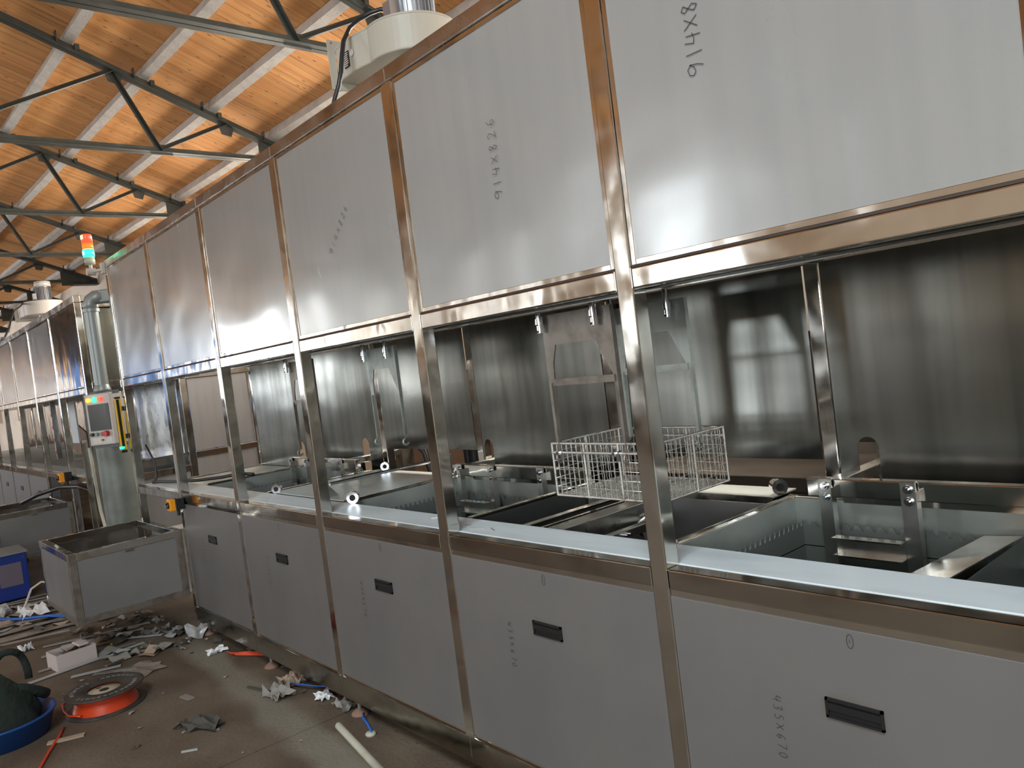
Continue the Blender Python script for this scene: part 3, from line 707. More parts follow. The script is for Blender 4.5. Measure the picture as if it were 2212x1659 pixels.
build('hinge', MB().cyl((bx1 + .004, -.36, bz1 - t - .006), (bx1 + .004, -.31, bz1 - t - .006), .006, 8), 'bar_steel', sb)

# ---- tanks
def notched(p0, p1, ztop, zbot, pitch, depth, thick):
    """wall sheet with round overflow notches along its top, from p0 to p1 (xy)"""
    p0 = Vector((*p0, 0)); p1 = Vector((*p1, 0)); L_ = (p1 - p0).length; u = (p1 - p0) / L_; n = int(L_ / pitch)
    P = [(0, zbot), (L_, zbot), (L_, ztop)]
    for k in reversed(range(n)):
        c = (k + .5) * L_ / n
        for a in (0, 30, 60, 90, 120, 150, 180):
            P.append((c + math.cos(math.radians(a)) * pitch * .33, ztop - math.sin(math.radians(a)) * depth))
    P.append((0, ztop))
    nrm = Vector((-u.y, u.x, 0)) * thick
    return MB().prism(P, p0, u, (0, 0, 1), nrm)
def tank(xl, wd, label, chute=None, lid=True, y0=.225, y1=.885):
    r = root('rinse_tank', (xl + wd / 2, .5, .3), label, 'tank')
    xr = xl + wd; zt = .951; zb = .32; t = .003
    build('outer_wall', bx(xl, xl + t, y0, y1, zb, zt), 'tank', r); build('outer_wall', bx(xr - t, xr, y0, y1, zb, zt), 'tank', r)
    build('outer_wall', bx(xl + t, xr - t, y1 - t, y1, zb, zt), 'tank', r); build('outer_wall', bx(xl + t, xr - t, y0, y0 + t, zb, zt), 'tank', r)
    build('tank_bottom', bx(xl, xr, y0, y1, zb - t, zb), 'tank_in', r)
    # rolled rim tubes
    build('rim', bx(xl - .03, xl, y0 - .005, y1 + .03, .925, .957), 'polished', r, bevel=.003)
    build('rim', bx(xl - .012, xl - .006, y0, y1, .957, .965), 'polished', r)
    build('rim', bx(xl, xr, y1, y1 + .012, .925, .957), 'steel', r, bevel=.003)
    build('rim', bx(xr, xr + .03, y0 - .005, y1 + .03, .925, .957), 'polished', r, bevel=.003)
    ins = .05; zi = .885
    xe = chute[0] if chute else xr - ins
    build('weir', notched((xl + ins, y0 + .01), (xl + ins, y1 - ins), zi, zb, .028, .019, t), 'tank_in', r)
    build('weir', notched((xl + ins, y1 - ins), (xe, y1 - ins), zi, zb, .036, .020, t), 'tank_in', r)
    build('gutter_floor', bx(xl + t, xl + ins, y0 + t, y1 - t, .80, .803), 'tank', r)
    build('gutter_floor', bx(xl + ins, xr - t, y1 - ins, y1 - t, .80, .803), 'tank', r)
    if chute:
        build('chute', MB().add([(chute[0], y0 + .004, .918), (chute[1], y0 + .004, .925), (chute[1], y1 - ins + .002, .893), (chute[0], y1 - ins + .002, .885),
                                 (chute[0], y0 + .004, .914), (chute[1], y0 + .004, .921), (chute[1], y1 - ins + .002, .889), (chute[0], y1 - ins + .002, .881)],
                                [(0, 1, 2, 3), (7, 6, 5, 4), (0, 4, 5, 1), (1, 5, 6, 2), (2, 6, 7, 3), (3, 7, 4, 0)]), 'polished', r)
        build('partition', bx(chute[0], chute[0] + t, y0 + t, y1 - ins, zb, .88), 'tank', r)
        build('partition', bx(chute[1] - t, chute[1], y0 + t, y1 - t, zb, .885), 'tank_in', r)
    return r
tankA = tank(-.1, 1.0, 'open steel overflow tank with notched weir, nearest the camera', chute=(.515, .615))
tankB = tank(-2.13, .98, 'open steel overflow tank in the middle of the near line, left of the wire basket')
tankC = tank(-4.1, .98, 'open steel overflow tank at the far end of the near line by the black hose')

def lift(xl, label, slot_x, bars=(.07, .335, .70)):
    r = root('lifting_frame', (xl + .4, .83, .98), label, 'lifting frame'); y = .80; xr = xl + .98
    build('carrier_rail', bx(xl, xr, y, y + .042, .983, 1.042), 'polished', r, bevel=.003)
    build('carrier_rail', bx(xl + .1, xr, y + .044, y + .05, .955, .985), 'polished', r)
    build('lift_arm', bx(slot_x - .03, slot_x + .02, y + .042, 1.30, .998, 1.038), 'steel', r, bevel=.003)
    build('lift_mast', bx(slot_x - .05, slot_x + .04, 1.24, 1.33, .0, 1.25), 'bar_steel', r)
    for k, b in enumerate(bars):
        x = xl + b
        hb = MB(); hb.box(x - .024, x + .024, y - .012, y - .006, .48, 1.046); hb.box(x - .024, x - .02, y - .006, y, .95, 1.046); hb.box(x - .024, x + .024, y - .012, y + .0, 1.042, 1.047)
        hg = build('hanger_bar', hb, 'steel', r, bevel=.0015)
        hh = MB()
        hh.box(x + .026, x + .030, y - .03, y - .0, .48, 1.02)
        build('hanger_rib', hh, 'steel', hg)
        for z in (1.022, .985):
            q = MB(); q.cyl((x, y - .012, z), (x, y - .019, z), .013, 14); q.cyl((x, y - .019, z), (x, y - .027, z), .0085, 6)
            build('bolt', q, 'chrome', hg)
    for (b0, b1) in zip(bars[:1], bars[1:2]):
        for z in (.856, .80): build('cross_plate', bx(xl + b0 + .024, xl + b1 - .024, y - .05, y - .012, z, z + .005), 'polished', r)
        build('cross_plate', bx(xl + b0 + .024, xl + b1 - .024, y - .014, y - .012, .80, .86), 'steel', r)
    return r
lift(0.0, 'stainless lifting frame with bolted hanger bars over the nearest tank', .09)
lift(-2.02, 'stainless lifting frame over the middle tank, left of the wire basket', -1.93)
lift(-4.05, 'stainless lifting frame over the far tank of the near line', -3.25, (.06, .30, .55, .80))

# flat lid plates between tanks, with pipe fittings
def fitting(p, axis, label, scale=1.0):
    a = Vector(axis).normalized(); p = Vector(p)
    f_ = MB(); f_.cyl(p, p + a * .05 * scale, .024 * scale, 20); f_.cyl(p + a * .035 * scale, p + a * .06 * scale, .03 * scale, 20)
    o = build('pipe_fitting', f_, 'chrome', None, origin=p); tag(o, label, 'pipe fitting')
    g = MB(); g.lathe([(0, 0), (.013 * scale, 0), (.015 * scale, .001)], (0, 0, 0), 16)
    rot = Vector((0, 0, 1)).rotation_difference(a).to_matrix()
    g.v = [rot @ v + p + a * .061 * scale for v in g.v]
    build('bore', g, 'dark_hole', o); return o
lidC = root('lid_plate', (-2.6, .55, .96), 'flat pale steel lid plate between the far and middle tanks', 'lid')
build('sheet', bx(-3.02, -2.17, .222, .93, .957, .962), 'lid_steel', lidC, bevel=.001)
build('folded_edge', bx(-2.17, -2.165, .222, .93, .935, .962), 'polished', lidC)
build('folded_edge', bx(-3.02, -2.165, .93, .934, .93, .962), 'polished', lidC)
fitting((-2.10, .25, .985), (.75, -.65, 0), 'round steel pipe fitting at the near corner of the pale lid plate')
fitting((-2.10, .80, .985), (.75, -.65, 0), 'round steel pipe fitting at the back corner of the pale lid plate')
fitting((-3.02, .26, .98), (.75, -.65, 0), 'round steel pipe fitting left of the pale lid plate, by the second post', .9)
fitting((-2.95, .95, .985), (.75, -.65, 0), 'round steel pipe fitting behind the pale lid plate by the rear panels', .9)
rd = root('guide_rod', (-2.4, .55, 1.02), 'long chrome guide rod lying front to back over the pale lid plate', 'rod')
build('rod', MB().cyl((-2.37, .26, 1.03), (-2.37, 1.02, 1.03), .009, 12), 'chrome', rd)
build('rod_block', bx(-2.40, -2.34, .99, 1.03, .962, 1.05), 'hmi_dark', rd)
build('rod_bracket', MB().prism([(0, 0), (.07, 0), (0, .08)], (-2.375, .235, .962), (0, 1, 0), (0, 0, 1), (.006, 0, 0)), 'steel', rd)
lidA = root('shelf_plate', (-.4, .9, .96), 'grey steel shelf plate with a folded edge right of the wire basket', 'shelf')
build('sheet', bx(-.98, -.17, .86, 1.02, .950, .955), 'lid_steel', lidA)
build('folded_edge', bx(-.98, -.17, .855, .86, .93, .955), 'polished', lidA)
fitting((-.20, .93, .985), (.75, -.65, 0), 'chrome pipe nipple on the rim behind the nearest tank', .95)
build_ = build
rdk = root('rear_tray', (-.5, 1.3, .95), 'dull brushed steel tray seen through the gap right of the wire basket', 'tray')
build('sheet', MB().prism([(1.07, .985), (1.9, .93), (1.9, .926), (1.07, .981)], (-1.2, 0, 0), (0, 1, 0), (0, 0, 1), (1.1, 0, 0)), 'tray_steel', rdk)
build('folded_edge', bx(-1.2, -.1, 1.895, 1.9, .93, .98), 'tray_steel', rdk)
build('tray_leg', bx(-1.2, -1.16, 1.8, 1.84, 0, .93), 'steel', rdk); build('tray_leg', bx(-.14, -.1, 1.8, 1.84, 0, .93), 'steel', rdk)
pit = root('drying_chamber', (-.6, .5, .3), 'dark steel chamber pit with beams below the wire basket', 'chamber')
build('side_wall', bx(-1.10, -1.097, .225, .95, .3, .95), 'dark_sheet', pit)
build('side_wall', bx(-.145, -.142, .225, .95, .3, .92), 'box_film', pit)
build('rear_wall', bx(-1.09, -.14, .852, .855, .3, .93), 'box_film', pit)
build('pit_bottom', bx(-1.1, -.14, .225, .95, .3, .303), 'dark_sheet', pit)
build('beam', bx(-.83, -.795, .2165, .85, .915, .949), 'polished', pit, bevel=.002)
build('beam', bx(-.70, -.62, .2165, .85, .87, .948), 'steel', pit, bevel=.003)
build('beam', bx(-.76, -.745, .2165, .85, .93, .94), 'polished', pit)
build('beam', bx(-.47, -.44, .2165, .62, .90, .93), 'steel', pit, bevel=.002)
for y in (.27, .36):
    for dx in (0, .018): build('bolt', MB().cyl((-.44 + .0, y + dx, .915), (-.425, y + dx, .915), .006, 8), 'chrome', pit)
cl = root('pipe_clamp', (-.52, .60, .87), 'chrome pipe clamp with wing nut in the pit behind the nearest post', 'clamp')
build('pipe', MB().cyl((-.60, .66, .885), (-.44, .50, .885), .03, 18), 'steel', cl)
build('clamp_ring', MB().tube([(-.52 + .037 * math.cos(t) * .707, .58 + .037 * math.cos(t) * .707, .885 + .037 * math.sin(t)) for t in [k * PI / 10 for k in range(20)]], .008, 8, True), 'chrome', cl)
build('wing_nut', MB().bar((-.49, .55, .845), (-.47, .53, .81), .02, .008), 'chrome', cl)

for k, (x, y, a, l_) in enumerate([(-.93, .10, .5, .06), (-.86, .12, -.4, .05), (-1.28, .17, .9, .05), (-1.02, .13, .1, .03)]):
    d = Vector((math.cos(a), math.sin(a), 0)) * l_ / 2; c_ = Vector((x, y, .9572))
    o = build('wire_clipping', MB().bar(c_ - d, c_ + d, .002, .002), 'bar_steel' if k % 2 else 'wire', None, origin=c_)
    tag(o, 'short steel wire clipping lying on the worktop near the second post', 'clipping', 'wire clippings on the worktop')
# black hose lying in the end bay
hs = build('hose', MB().tube([(-4.93, .10, .965), (-4.85, .13, .968), (-4.6, .17, .97), (-4.35, .24, .975), (-4.15, .34, .985), (-4.0, .42, 1.0), (-3.9, .47, .99)], .011, 10), 'rubber')
tag(hs, 'black rubber hose lying across the end bay worktop', 'hose')
hp = build('deck_plate', bx(-4.96, -4.14, .222, .97, .93, .934), 'tank'); tag(hp, 'flat steel deck plate of the end bay under the black hose', 'plate')
cb = build('cable', MB().tube([(-5.06, .12, 1.25), (-5.02, .16, 1.1), (-4.99, .15, 1.0), (-4.985, .12, .94)], .008, 8), 'rubber'); tag(cb, 'black cable dropping down beside the leftmost post of the near line', 'cable')

# ---- hook plates that hold the basket
def hook_plate(y, x0, x1, label, m_='bar_steel', zt=1.70, zb=1.20, rods=True, bar=True, rodz=None, group=None):
    r = root('hook_plate', ((x0 + x1) / 2, y, zb), label, 'hanger', group)
    w_ = x1 - x0; lg = .05
    P = [(0, zt), (w_, zt), (w_, zb), (w_ - .022, zb), (w_ - .022, 1.46), (w_ - lg - .01, 1.53), (w_ - .09, 1.592), (.055, 1.592), (.035, 1.53), (.03, 1.46), (.022, zb), (0, zb)]
    build('plate', MB().prism([(a, b) for a, b in P], (x0, y, 0), (1, 0, 0), (0, 0, 1), (0, .006, 0)), m_, r)
    build('edge_strip', bx(x0 + .022, x0 + .026, y - .012, y, zb, 1.46), m_, r)
    build('edge_strip', bx(x1 - .004, x1, y - .012, y, zb, 1.70), m_, r)
    if bar: build('cross_bar', bx(x0 + .02, x1 - .02, y - .006, y, 1.448, 1.472), m_, r)
    for x in (x0 + .008, x1 - .07):
        q = MB(); q.cyl((x, y - .02, zt - .06), (x, y - .02, 1.762), .0105, 14); q.cyl((x, y - .02, zt - .03), (x, y - .02, zt - .01), .015, 14)
        rr = build('rod', q, 'chrome', r)
        for z in (1.665, 1.69):
            b_ = MB().cyl((x, y - .033, z - .02), (x, y - .028, z - .02), .004, 8); build('grub_screw', b_, 'black', rr)
    for x in (x0 + .018, x1 - .006):     # the curled hook ends
        pts = [(x, y - .006 - .016 * math.sin(t) - .0, zb - .004 - .016 + .016 * math.cos(t)) for t in [k * PI / 8 for k in range(0, 12)]]
        build('hook', MB().tube(pts, .0055, 8), m_, r)
    return r
hook_plate(.305, -.665, -.325, 'dull steel hook plate carrying the front of the wire basket', zb=1.212)
hook_plate(.63, -.615, -.275, 'pale steel hook plate carrying the back of the wire basket, behind the nearest post', 'hang_pale', zb=1.212)
hook_plate(.42, -3.02, -2.70, 'steel hook plate with a cross bar behind the third post', 'bar_steel', zb=1.18)
hook_plate(.50, -2.245, -1.95, 'pale empty hook plate hanging alone between the second and third posts', 'hang_pale', zb=1.235, bar=False)

# ---- wire basket
bk = root('wire_basket', (-.44, .48, 1.05), 'open wire mesh basket hanging behind the nearest post', 'basket')
ax0, ax1, ay0, ay1, az0, az1 = -.684, -.205, .30, .66, 1.055, 1.242
fr = .0042
for (p, q) in [((ax0, ay0, az1), (ax1, ay0, az1)), ((ax0, ay1, az1), (ax1, ay1, az1)), ((ax0, ay0, az1), (ax0, ay1, az1)), ((ax1, ay0, az1), (ax1, ay1, az1)),
               ((ax0, ay0, az0), (ax1, ay0, az0)), ((ax0, ay1, az0), (ax1, ay1, az0)), ((ax0, ay0, az0), (ax0, ay1, az0)), ((ax1, ay0, az0), (ax1, ay1, az0)),
               ((ax0, ay0, az0), (ax0, ay0, az1)), ((ax1, ay0, az0), (ax1, ay0, az1)), ((ax0, ay1, az0), (ax0, ay1, az1)), ((ax1, ay1, az0), (ax1, ay1, az1)),
               ((ax0 + .16, ay0 - .004, az0), (ax0 + .16, ay0 - .004, az1)), ((ax1 - .16, ay0 - .004, az0), (ax1 - .16, ay0 - .004, az1)),
               ((ax0 + .16, ay1 + .004, az0), (ax0 + .16, ay1 + .004, az1)), ((ax1 - .16, ay1 + .004, az0), (ax1 - .16, ay1 + .004, az1)),
               ((ax1 + .004, (ay0 + ay1) / 2, az0), (ax1 + .004, (ay0 + ay1) / 2, az1)), ((ax0 - .004, (ay0 + ay1) / 2, az0), (ax0 - .004, (ay0 + ay1) / 2, az1)),
               ((ax0 + .01, ay0 - .012, az1 - .03), (ax1 - .01, ay0 - .012, az1 - .03)), ((ax0 + .01, ay1 + .012, az1 - .03), (ax1 - .01, ay1 + .012, az1 - .03)),
               ((ax0 + .16, ay0, az0 - .003), (ax0 + .16, ay1, az0 - .003)), ((ax1 - .16, ay0, az0 - .003), (ax1 - .16, ay1, az0 - .003))]:
    build('frame_rod', MB().cyl(p, q, fr, 8), 'wire', bk)
def crimp(p, q, off, pitch, amp, ph=0):
    p = Vector(p); q = Vector(q); n = max(2, int((q - p).length / pitch * 2)); off = Vector(off)
    return [p + (q - p) * k / n + off * amp * (1 if (k + ph) % 2 else -1) for k in range(n + 1)]
wr_ = .0013; dz = (az1 - az0) / 6
def side(p0, p1, n, off):
    m_ = MB(); p0 = Vector(p0); p1 = Vector(p1)
    for k in range(1, n):
        b = p0 + (p1 - p0) * k / n; m_.tube(crimp(b, b + Vector((0, 0, az1 - az0)), off, dz, .0012, k), wr_, 4)
    for k in range(1, 6):
        z = Vector((0, 0, dz * k)); m_.tube([p0 + z, p1 + z], wr_, 4)
    build('side_mesh', m_, 'wire', bk, kind='stuff')
side((ax0, ay0, az0), (ax1, ay0, az0), 20, (0, 1, 0)); side((ax0, ay1, az0), (ax1, ay1, az0), 20, (0, 1, 0))
side((ax0, ay0, az0), (ax0, ay1, az0), 15, (1, 0, 0)); side((ax1, ay0, az0), (ax1, ay1, az0), 15, (1, 0, 0))
m_ = MB()
for k in range(1, 40): x = ax0 + (ax1 - ax0) * k / 40; m_.tube(crimp((x, ay0, az0), (x, ay1, az0), (0, 0, 1), .012, .0014, k), wr_, 4)
for k in range(1, 30): y = ay0 + (ay1 - ay0) * k / 30; m_.tube(crimp((ax0, y, az0), (ax1, y, az0), (0, 0, 1), .012, .0014, k), wr_, 4)
build('base_mesh', m_, 'wire', bk, kind='stuff')
for x in (ax0 + .055, ax1 - .16):
    build('wing_bolt', MB().cyl((x, ay0 - .03, az1 - .03), (x, ay0 + .01, az1 - .03), .007, 10).bar((x + .012, ay0 - .02, az1 - .055), (x + .012, ay0 - .02, az1 - .02), .006, .012), 'chrome', bk)

# ---- things behind the open gap
hs = build('hose', MB().tube([(-3.42, 1.25, .90), (-3.35, 1.28, .95), (-3.24, 1.3, 1.02), (-3.18, 1.32, 1.12), (-3.16, 1.4, 1.3)], .013, 10), 'red'); tag(hs, 'bright red hose behind the gap below the rear panels', 'hose')
hs = build('hose', MB().tube([(-3.5, 1.35, .86), (-3.36, 1.35, .98), (-3.22, 1.35, 1.06), (-3.1, 1.35, 1.0), (-3.05, 1.35, .85), (-3.05, 1.35, .5)], .02, 10), 'rubber'); tag(hs, 'thick black hose arching behind the rear panels', 'hose')
bb = build('board', bx(-4.6, -2.2, 2.2, 2.23, 0, 1.5), 'brown_board'); tag(bb, 'brown board leaning behind the near line', 'board')
for x in (-2.95, -2.88): tag(build('cable', MB().cyl((x, 1.6, 0), (x, 1.6, 1.3), .03, 10), 'rubber'), 'black pipe rising behind the gap under the rear panels, %s of two' % ('left' if x < -2.9 else 'right'), 'pipe', 'black pipes behind the line')

# ================================================================== FAN BLOWERS ON THE ROOFS
def blower(c, s, label, far=False, rot=0.0):
    """c = centre of the casing underside, s = scale"""
    c = Vector(c); r = root('fan_blower', c, label, 'fan'); m_ = 'cream' if not far else 'far_white'
    Rz = Matrix.Rotation(rot, 3, 'Z')
    W = lambda x, y, z: c + Rz @ (Vector((x, y, z)) * s)
    # volute outline: spiral opening into the outlet that points to -x
    P = []
    n = 40
    for k in range(n + 1):
        t = k / n; a = math.radians(100 - 300 * t)          # clockwise seen from above
        rr = .36 - .10 * (1 - t)
        P.append((rr * math.cos(a), rr * math.sin(a)))
    # outlet
    P += [(-.42, -.0 + .36 * math.sin(math.radians(-200)) + .02), (-.42, .26)]
    P = [(.26 * math.cos(math.radians(a)) * (1 + (100 - a) / 300 * .38), .26 * math.sin(math.radians(a)) * (1 + (100 - a) / 300 * .38)) for a in range(100, -105, -7)]
    P += [(-.20, -.345), (-.44, -.345), (-.44, -.02), (-.26, .02), (-.225, .12), (-.14, .21)]
    H_ = .225
    mb = MB(); nn = len(P)
    ring = lambda z, k=1.0: [W(a * k, b * k, z) for a, b in P]
    # body with rolled seams top and bottom
    levels = [(0, .985), (.006, 1.0), (.012, 1.0), (.016, .99), (H_ - .016, .99), (H_ - .012, 1.0), (H_ - .006, 1.0), (H_, .985)]
    vs = []; fs = []
    for z, k in levels: vs += ring(z, k)
    for l in range(len(levels) - 1):
        for i in range(nn): fs.append((l * nn + i, l * nn + (i + 1) % nn, (l + 1) * nn + (i + 1) % nn, (l + 1) * nn + i))
    mb.add(vs, fs); mb.add(ring(H_, .985), [tuple(range(nn))])
    # underside with the round inlet: ring of faces from outline to the inlet hole
    hole = [W(.13 * math.cos(math.atan2(b, a)), .13 * math.sin(math.atan2(b, a)), 0) for a, b in P]
    mb.add(ring(0, .985) + hole, [(i, (i + 1) % nn, nn + (i + 1) % nn, nn + i) for i in range(nn)])
    body = build('volute_casing', mb, m_, r)
    q = MB()
    for k in range(24):
        a = 2 * PI * k / 24; a2 = 2 * PI * (k + 1) / 24
        q.add([W(.13 * math.cos(a), .13 * math.sin(a), 0), W(.13 * math.cos(a2), .13 * math.sin(a2), 0), W(.115 * math.cos(a2), .115 * math.sin(a2), .05), W(.115 * math.cos(a), .115 * math.sin(a), .05)], [(0, 1, 2, 3)], True)
    build('inlet_ring', q, m_, r)
    build('impeller', MB().cyl(W(0, 0, .05), W(0, 0, .17), .115 * s, 24), m_, r)
    # flange of the outlet
    q = MB(); T = lambda x, y, z: W(x, y, z)
    q.box(-.452, -.44, -.395, .035, -.05, .02, T); q.box(-.452, -.44, -.395, .035, H_ - .0, H_ + .05, T)
    q.box(-.452, -.44, -.395, -.345, .02, H_, T); q.box(-.452, -.44, -.02, .035, .02, H_, T)
    fg = build('outlet_flange', q, m_, r)
    for y in (-.37, -.18, .01):
        for z in (-.03, H_ + .03): build('bolt', MB().cyl(W(-.453, y, z), W(-.436, y, z), .007 * s, 8), 'chrome', fg)
    # supporting plenum between casing and roof
    build('inlet_duct', MB().cyl(W(0, 0, -.06), W(0, 0, -.002), .115 * s, 24, caps=False), m_, r)
    drop = -(c.z - (2.662 if not far else 2.562)) / s
    build('bearer', MB().box(-.2, .3, .05, .08, drop, -.0, T), m_, r); build('bearer', MB().box(-.2, .3, .2, .23, drop, -.0, T), m_, r)
    # finned motor
    k_ = 1.45 if not far else 1.15
    q = MB(); q.cyl(W(0, 0, H_), W(0, 0, H_ + .22 * k_), .088 * s * k_, 28)
    for k in range(30):
        a = 2 * PI * k / 30; cs = []
        for z in (H_ + .01, H_ + .21 * k_):
            for rr, da in ((.087, -.03), (.105, -.02), (.105, .02), (.087, .03)): cs.append(W(rr * k_ * math.cos(a + da), rr * k_ * math.sin(a + da), z))
        q.add(cs, [(0, 1, 5, 4), (1, 2, 6, 5), (2, 3, 7, 6), (4, 5, 6, 7), (0, 3, 2, 1)])
    mo = build('motor', q, 'motor', r)
    build('motor_cap', MB().lathe([(0, .10), (.07, .10), (.105, .085), (.108, 0), (.10, 0)], (0, 0, 0), 28, lambda v: W(v.x * k_, v.y * k_, v.z + H_ + .22 * k_)), 'far_white', mo)
    build('terminal_box', MB().box(-.02, .06, -.145 * k_, -.1 * k_, H_ + .04, H_ + .14, T), 'motor', mo)
    # name plate and round sticker on the outlet cheek (facing -y)
    if not far:
        pl = MB().box(-.335, -.275, -.3455 - .004, -.3455, .05, .15, T); np_ = build('name_plate', pl, 'black', r)
        g = MB()
        for k in range(7): g.box(-.331, -.331 + random.uniform(.03, .052), -.3505, -.3498, .058 + k * .013, .064 + k * .013, T)
        build('name_plate_print', g, 'far_white', np_)
        build('sticker', MB().lathe([(0, 0), (.022, 0)], (0, 0, 0), 20, lambda v: W(-.235 + v.x, -.3477, .12 + v.y)), 'white_board', r)
    else:
        build('sticker', MB().prism([(0, 0), (.05, 0), (.025, .06)], W(-.34, -.35, .08), (s, 0, 0), (0, 0, s), (0, -.002, 0)), 'white_board', r)
    return r
blower((-1.365, .43, 2.858), .66, 'cream centrifugal fan with finned motor on top of the near line')
cb = build('cable', MB().tube([(-1.41, .36, 3.10), (-1.45, .33, 3.115), (-1.488, .30, 3.11), (-1.507, .25, 3.08), (-1.510, .20, 3.035), (-1.488, .15, 2.966), (-1.468, .12, 2.888), (-1.458, .10, 2.818), (-1.456, .08, 2.758), (-1.475, .065, 2.71), (-1.50, .06, 2.665)], .0095, 10), 'rubber')
tag(cb, 'thick black cable looping down from the cream fan on the near line', 'cable')
blower((-12.6, .98, 3.12), .92, 'white centrifugal fan on top of the far machine line', far=True)
cb = build('cable', MB().tube([(-13.1, .8, 3.38), (-12.7, .7, 3.33), (-12.26, .6, 3.24), (-11.6, .4, 3.09), (-11.27, .3, 2.94), (-10.84, .2, 2.78), (-10.53, .1, 2.65), (-10.3, .04, 2.57)], .013, 8), 'rubber')
tag(cb, 'thin black cable looping from the white far fan', 'cable')
ch_ = build('cable_bracket', MB().bar((-10.55, .03, 2.56), (-10.25, .03, 2.60), .04, .03), 'hmi_dark'); tag(ch_, 'small dark cable bracket on the far line roof edge', 'bracket')

# ================================================================== FAR MACHINE LINE
XF = [-19.13, -17.95, -16.77, -15.59, -14.41, -13.23, -12.05, -10.87, -9.69, -8.51, -7.33, -6.18]
far = line_frame('far_line_frame', 'second stainless cleaning line further down the hall, left of the control box', XF, 1.5, False, 2.56, 2.50)
upper_panels(far, XF, 2.50, ['film'] * (len(XF) - 2) + ['mirror_sheet'])
doors(far, XF[:-2], write=False, hs=1.15)
build('lower_infill', bx(-7.30, -6.21, .25, .256, .21, .88), 'end_film', far)
build('lower_infill', bx(-8.47, -8.0, .02, .026, .21, .89), 'dark_hole', far)  # black sheet stands in for the darkness of the open bay
for a, b in zip(XF, XF[1:]): build('worktop', bx(a, b, PW, .26, .950, .955), 'worktop', far)
build('deck', bx(XF[0], XF[-1], .26, 1.42, .90, .904), 'tank', far)
build('rear_sheet', bx(XF[0], XF[-1] - 0.0, 1.44, 1.446, .9, ZM1), 'mirror_sheet', far)
# end face of the far line (it looks at the camera): posts, rails, grey panels
ex = -6.152
build('end_post', bx(ex - .05, ex, .78, .84, .15, 2.5), 'polished', far, bevel=.004)
build('end_rail', bx(ex - .05, ex, .05, 1.5, 1.745, 1.80), 'polished', far, bevel=.004)
build('end_rail', bx(ex - .05, ex - .001, .84, 1.5, 1.0, 1.055), 'polished', far, bevel=.004)
build('end_rail', bx(ex - .05, ex - .001, .05, .78, .885, .945), 'polished', far, bevel=.004)
build('end_rail', bx(ex - .05, ex, .05, 1.5, 2.45, 2.5), 'polished', far, bevel=.004)
build('end_panel', bx(ex - .02, ex - .014, .85, 1.49, 1.062, 1.742), 'end_film', far, bevel=.001)
build('end_panel', bx(ex - .02, ex - .014, .85, 1.49, .2, .995), 'end_film', far)
build('end_panel', bx(ex - .02, ex - .014, .06, .775, .2, .88), 'end_film', far)
build('end_panel', bx(ex - .02, ex - .014, .06, 1.49, 1.81, 2.44), 'rear_sheet', far)
build('splash_sheet', bx(-7.6, ex - .06, .76, .765, 1.06, 1.742), 'steel', far)
build('inner_shelf', bx(-7.6, ex - .06, .45, .76, 1.04, 1.06), 'polished', far)
build('inner_box', bx(-6.9, -6.5, .35, .70, .957, 1.03), 'steel', far)
for x in XF: build('levelling_foot', MB().cyl((x, .05, 0), (x, .05, .16), .012, 8), 'galv', far)
# side box of the far line
fb = copy_tree(sb); fb.location = (-7.83, -.34, .24); fb['label'] = 'open topped stainless side box of the far line, behind the near one'; fb.scale = (1.05, 1, 1.02)
# painted dashes on the lower far posts: red and white striped posts
for i, x in enumerate((-10.87, -8.75, -7.75)):
    r = root('striped_post', (x, .55, .95), 'inner post with red and white stripes, %s in the far line' % ('leftmost', 'middle', 'rightmost')[i], 'post', None)
    build('tube', bx(x - .03, x + .03, .54, .6, .95, 1.74), 'steel', r)
    for k in range(4):
        z = 1.02 + k * .17; build('white_band', bx(x - .032, x + .032, .535, .54, z + .05, z + .12), 'far_white', r); build('red_band', bx(x - .032, x + .032, .535, .54, z, z + .05), 'red', r)
wbd = build('board', bx(-10.6, -10.2, .7, .72, 1.15, 1.7), 'white_board'); tag(wbd, 'pale blue white board standing inside the far line', 'board')
bd2 = build('board', MB().prism([(0, 0), (.9, 0), (.9, .3), (.3, .45), (0, .2)], (-11.6, .9, .956), (1, 0, 0), (0, 0, 1), (0, .02, 0)), 'brown_board'); tag(bd2, 'brown cardboard sheet inside the far line', 'board')

# ================================================================== SIGNAL TOWER, CONTROL BOX, CURTAIN, STOP BUTTONS
tl = root('signal_tower', (-5.10, -.06, 2.60), 'lit signal tower, red over green, on the end of the near line', 'signal light')
tc_ = Vector((-5.13, -.068, 0)); P = lambda z: tc_ + Vector((0, 0, z))
build('red_lens', MB().lathe([(0, .13), (.034, .13), (.037, .12), (.037, .062), (0, .062)], P(2.75), 24), 'lamp_red', tl)
for k in range(4):
    a = -2.3 + k * .42; build('lit_element', MB().cyl(P(2.845) + Vector((.036 * math.cos(a), .036 * math.sin(a), 0)), P(2.873) + Vector((.036 * math.cos(a), .036 * math.sin(a), 0)), .0045, 8), 'lamp_yellow', tl)
build('orange_lens', MB().lathe([(0, .04), (.037, .04), (.037, 0), (0, 0)], P(2.772), 24), 'lamp_orange', tl)
build('green_lens', MB().lathe([(0, .055), (.039, .055), (.039, 0), (0, 0)], P(2.712), 24), 'lamp_green', tl)
for k in range(3):
    a = -1.95 + k * .4; build('lit_element', MB().cyl(P(2.725) + Vector((.038 * math.cos(a), .038 * math.sin(a), 0)), P(2.755) + Vector((.038 * math.cos(a), .038 * math.sin(a), 0)), .004, 8), 'lamp_cyan', tl)
build('base', MB().lathe([(0, .055), (.036, .055), (.036, 0), (0, 0)], P(2.655), 24), 'beige_lens', tl)
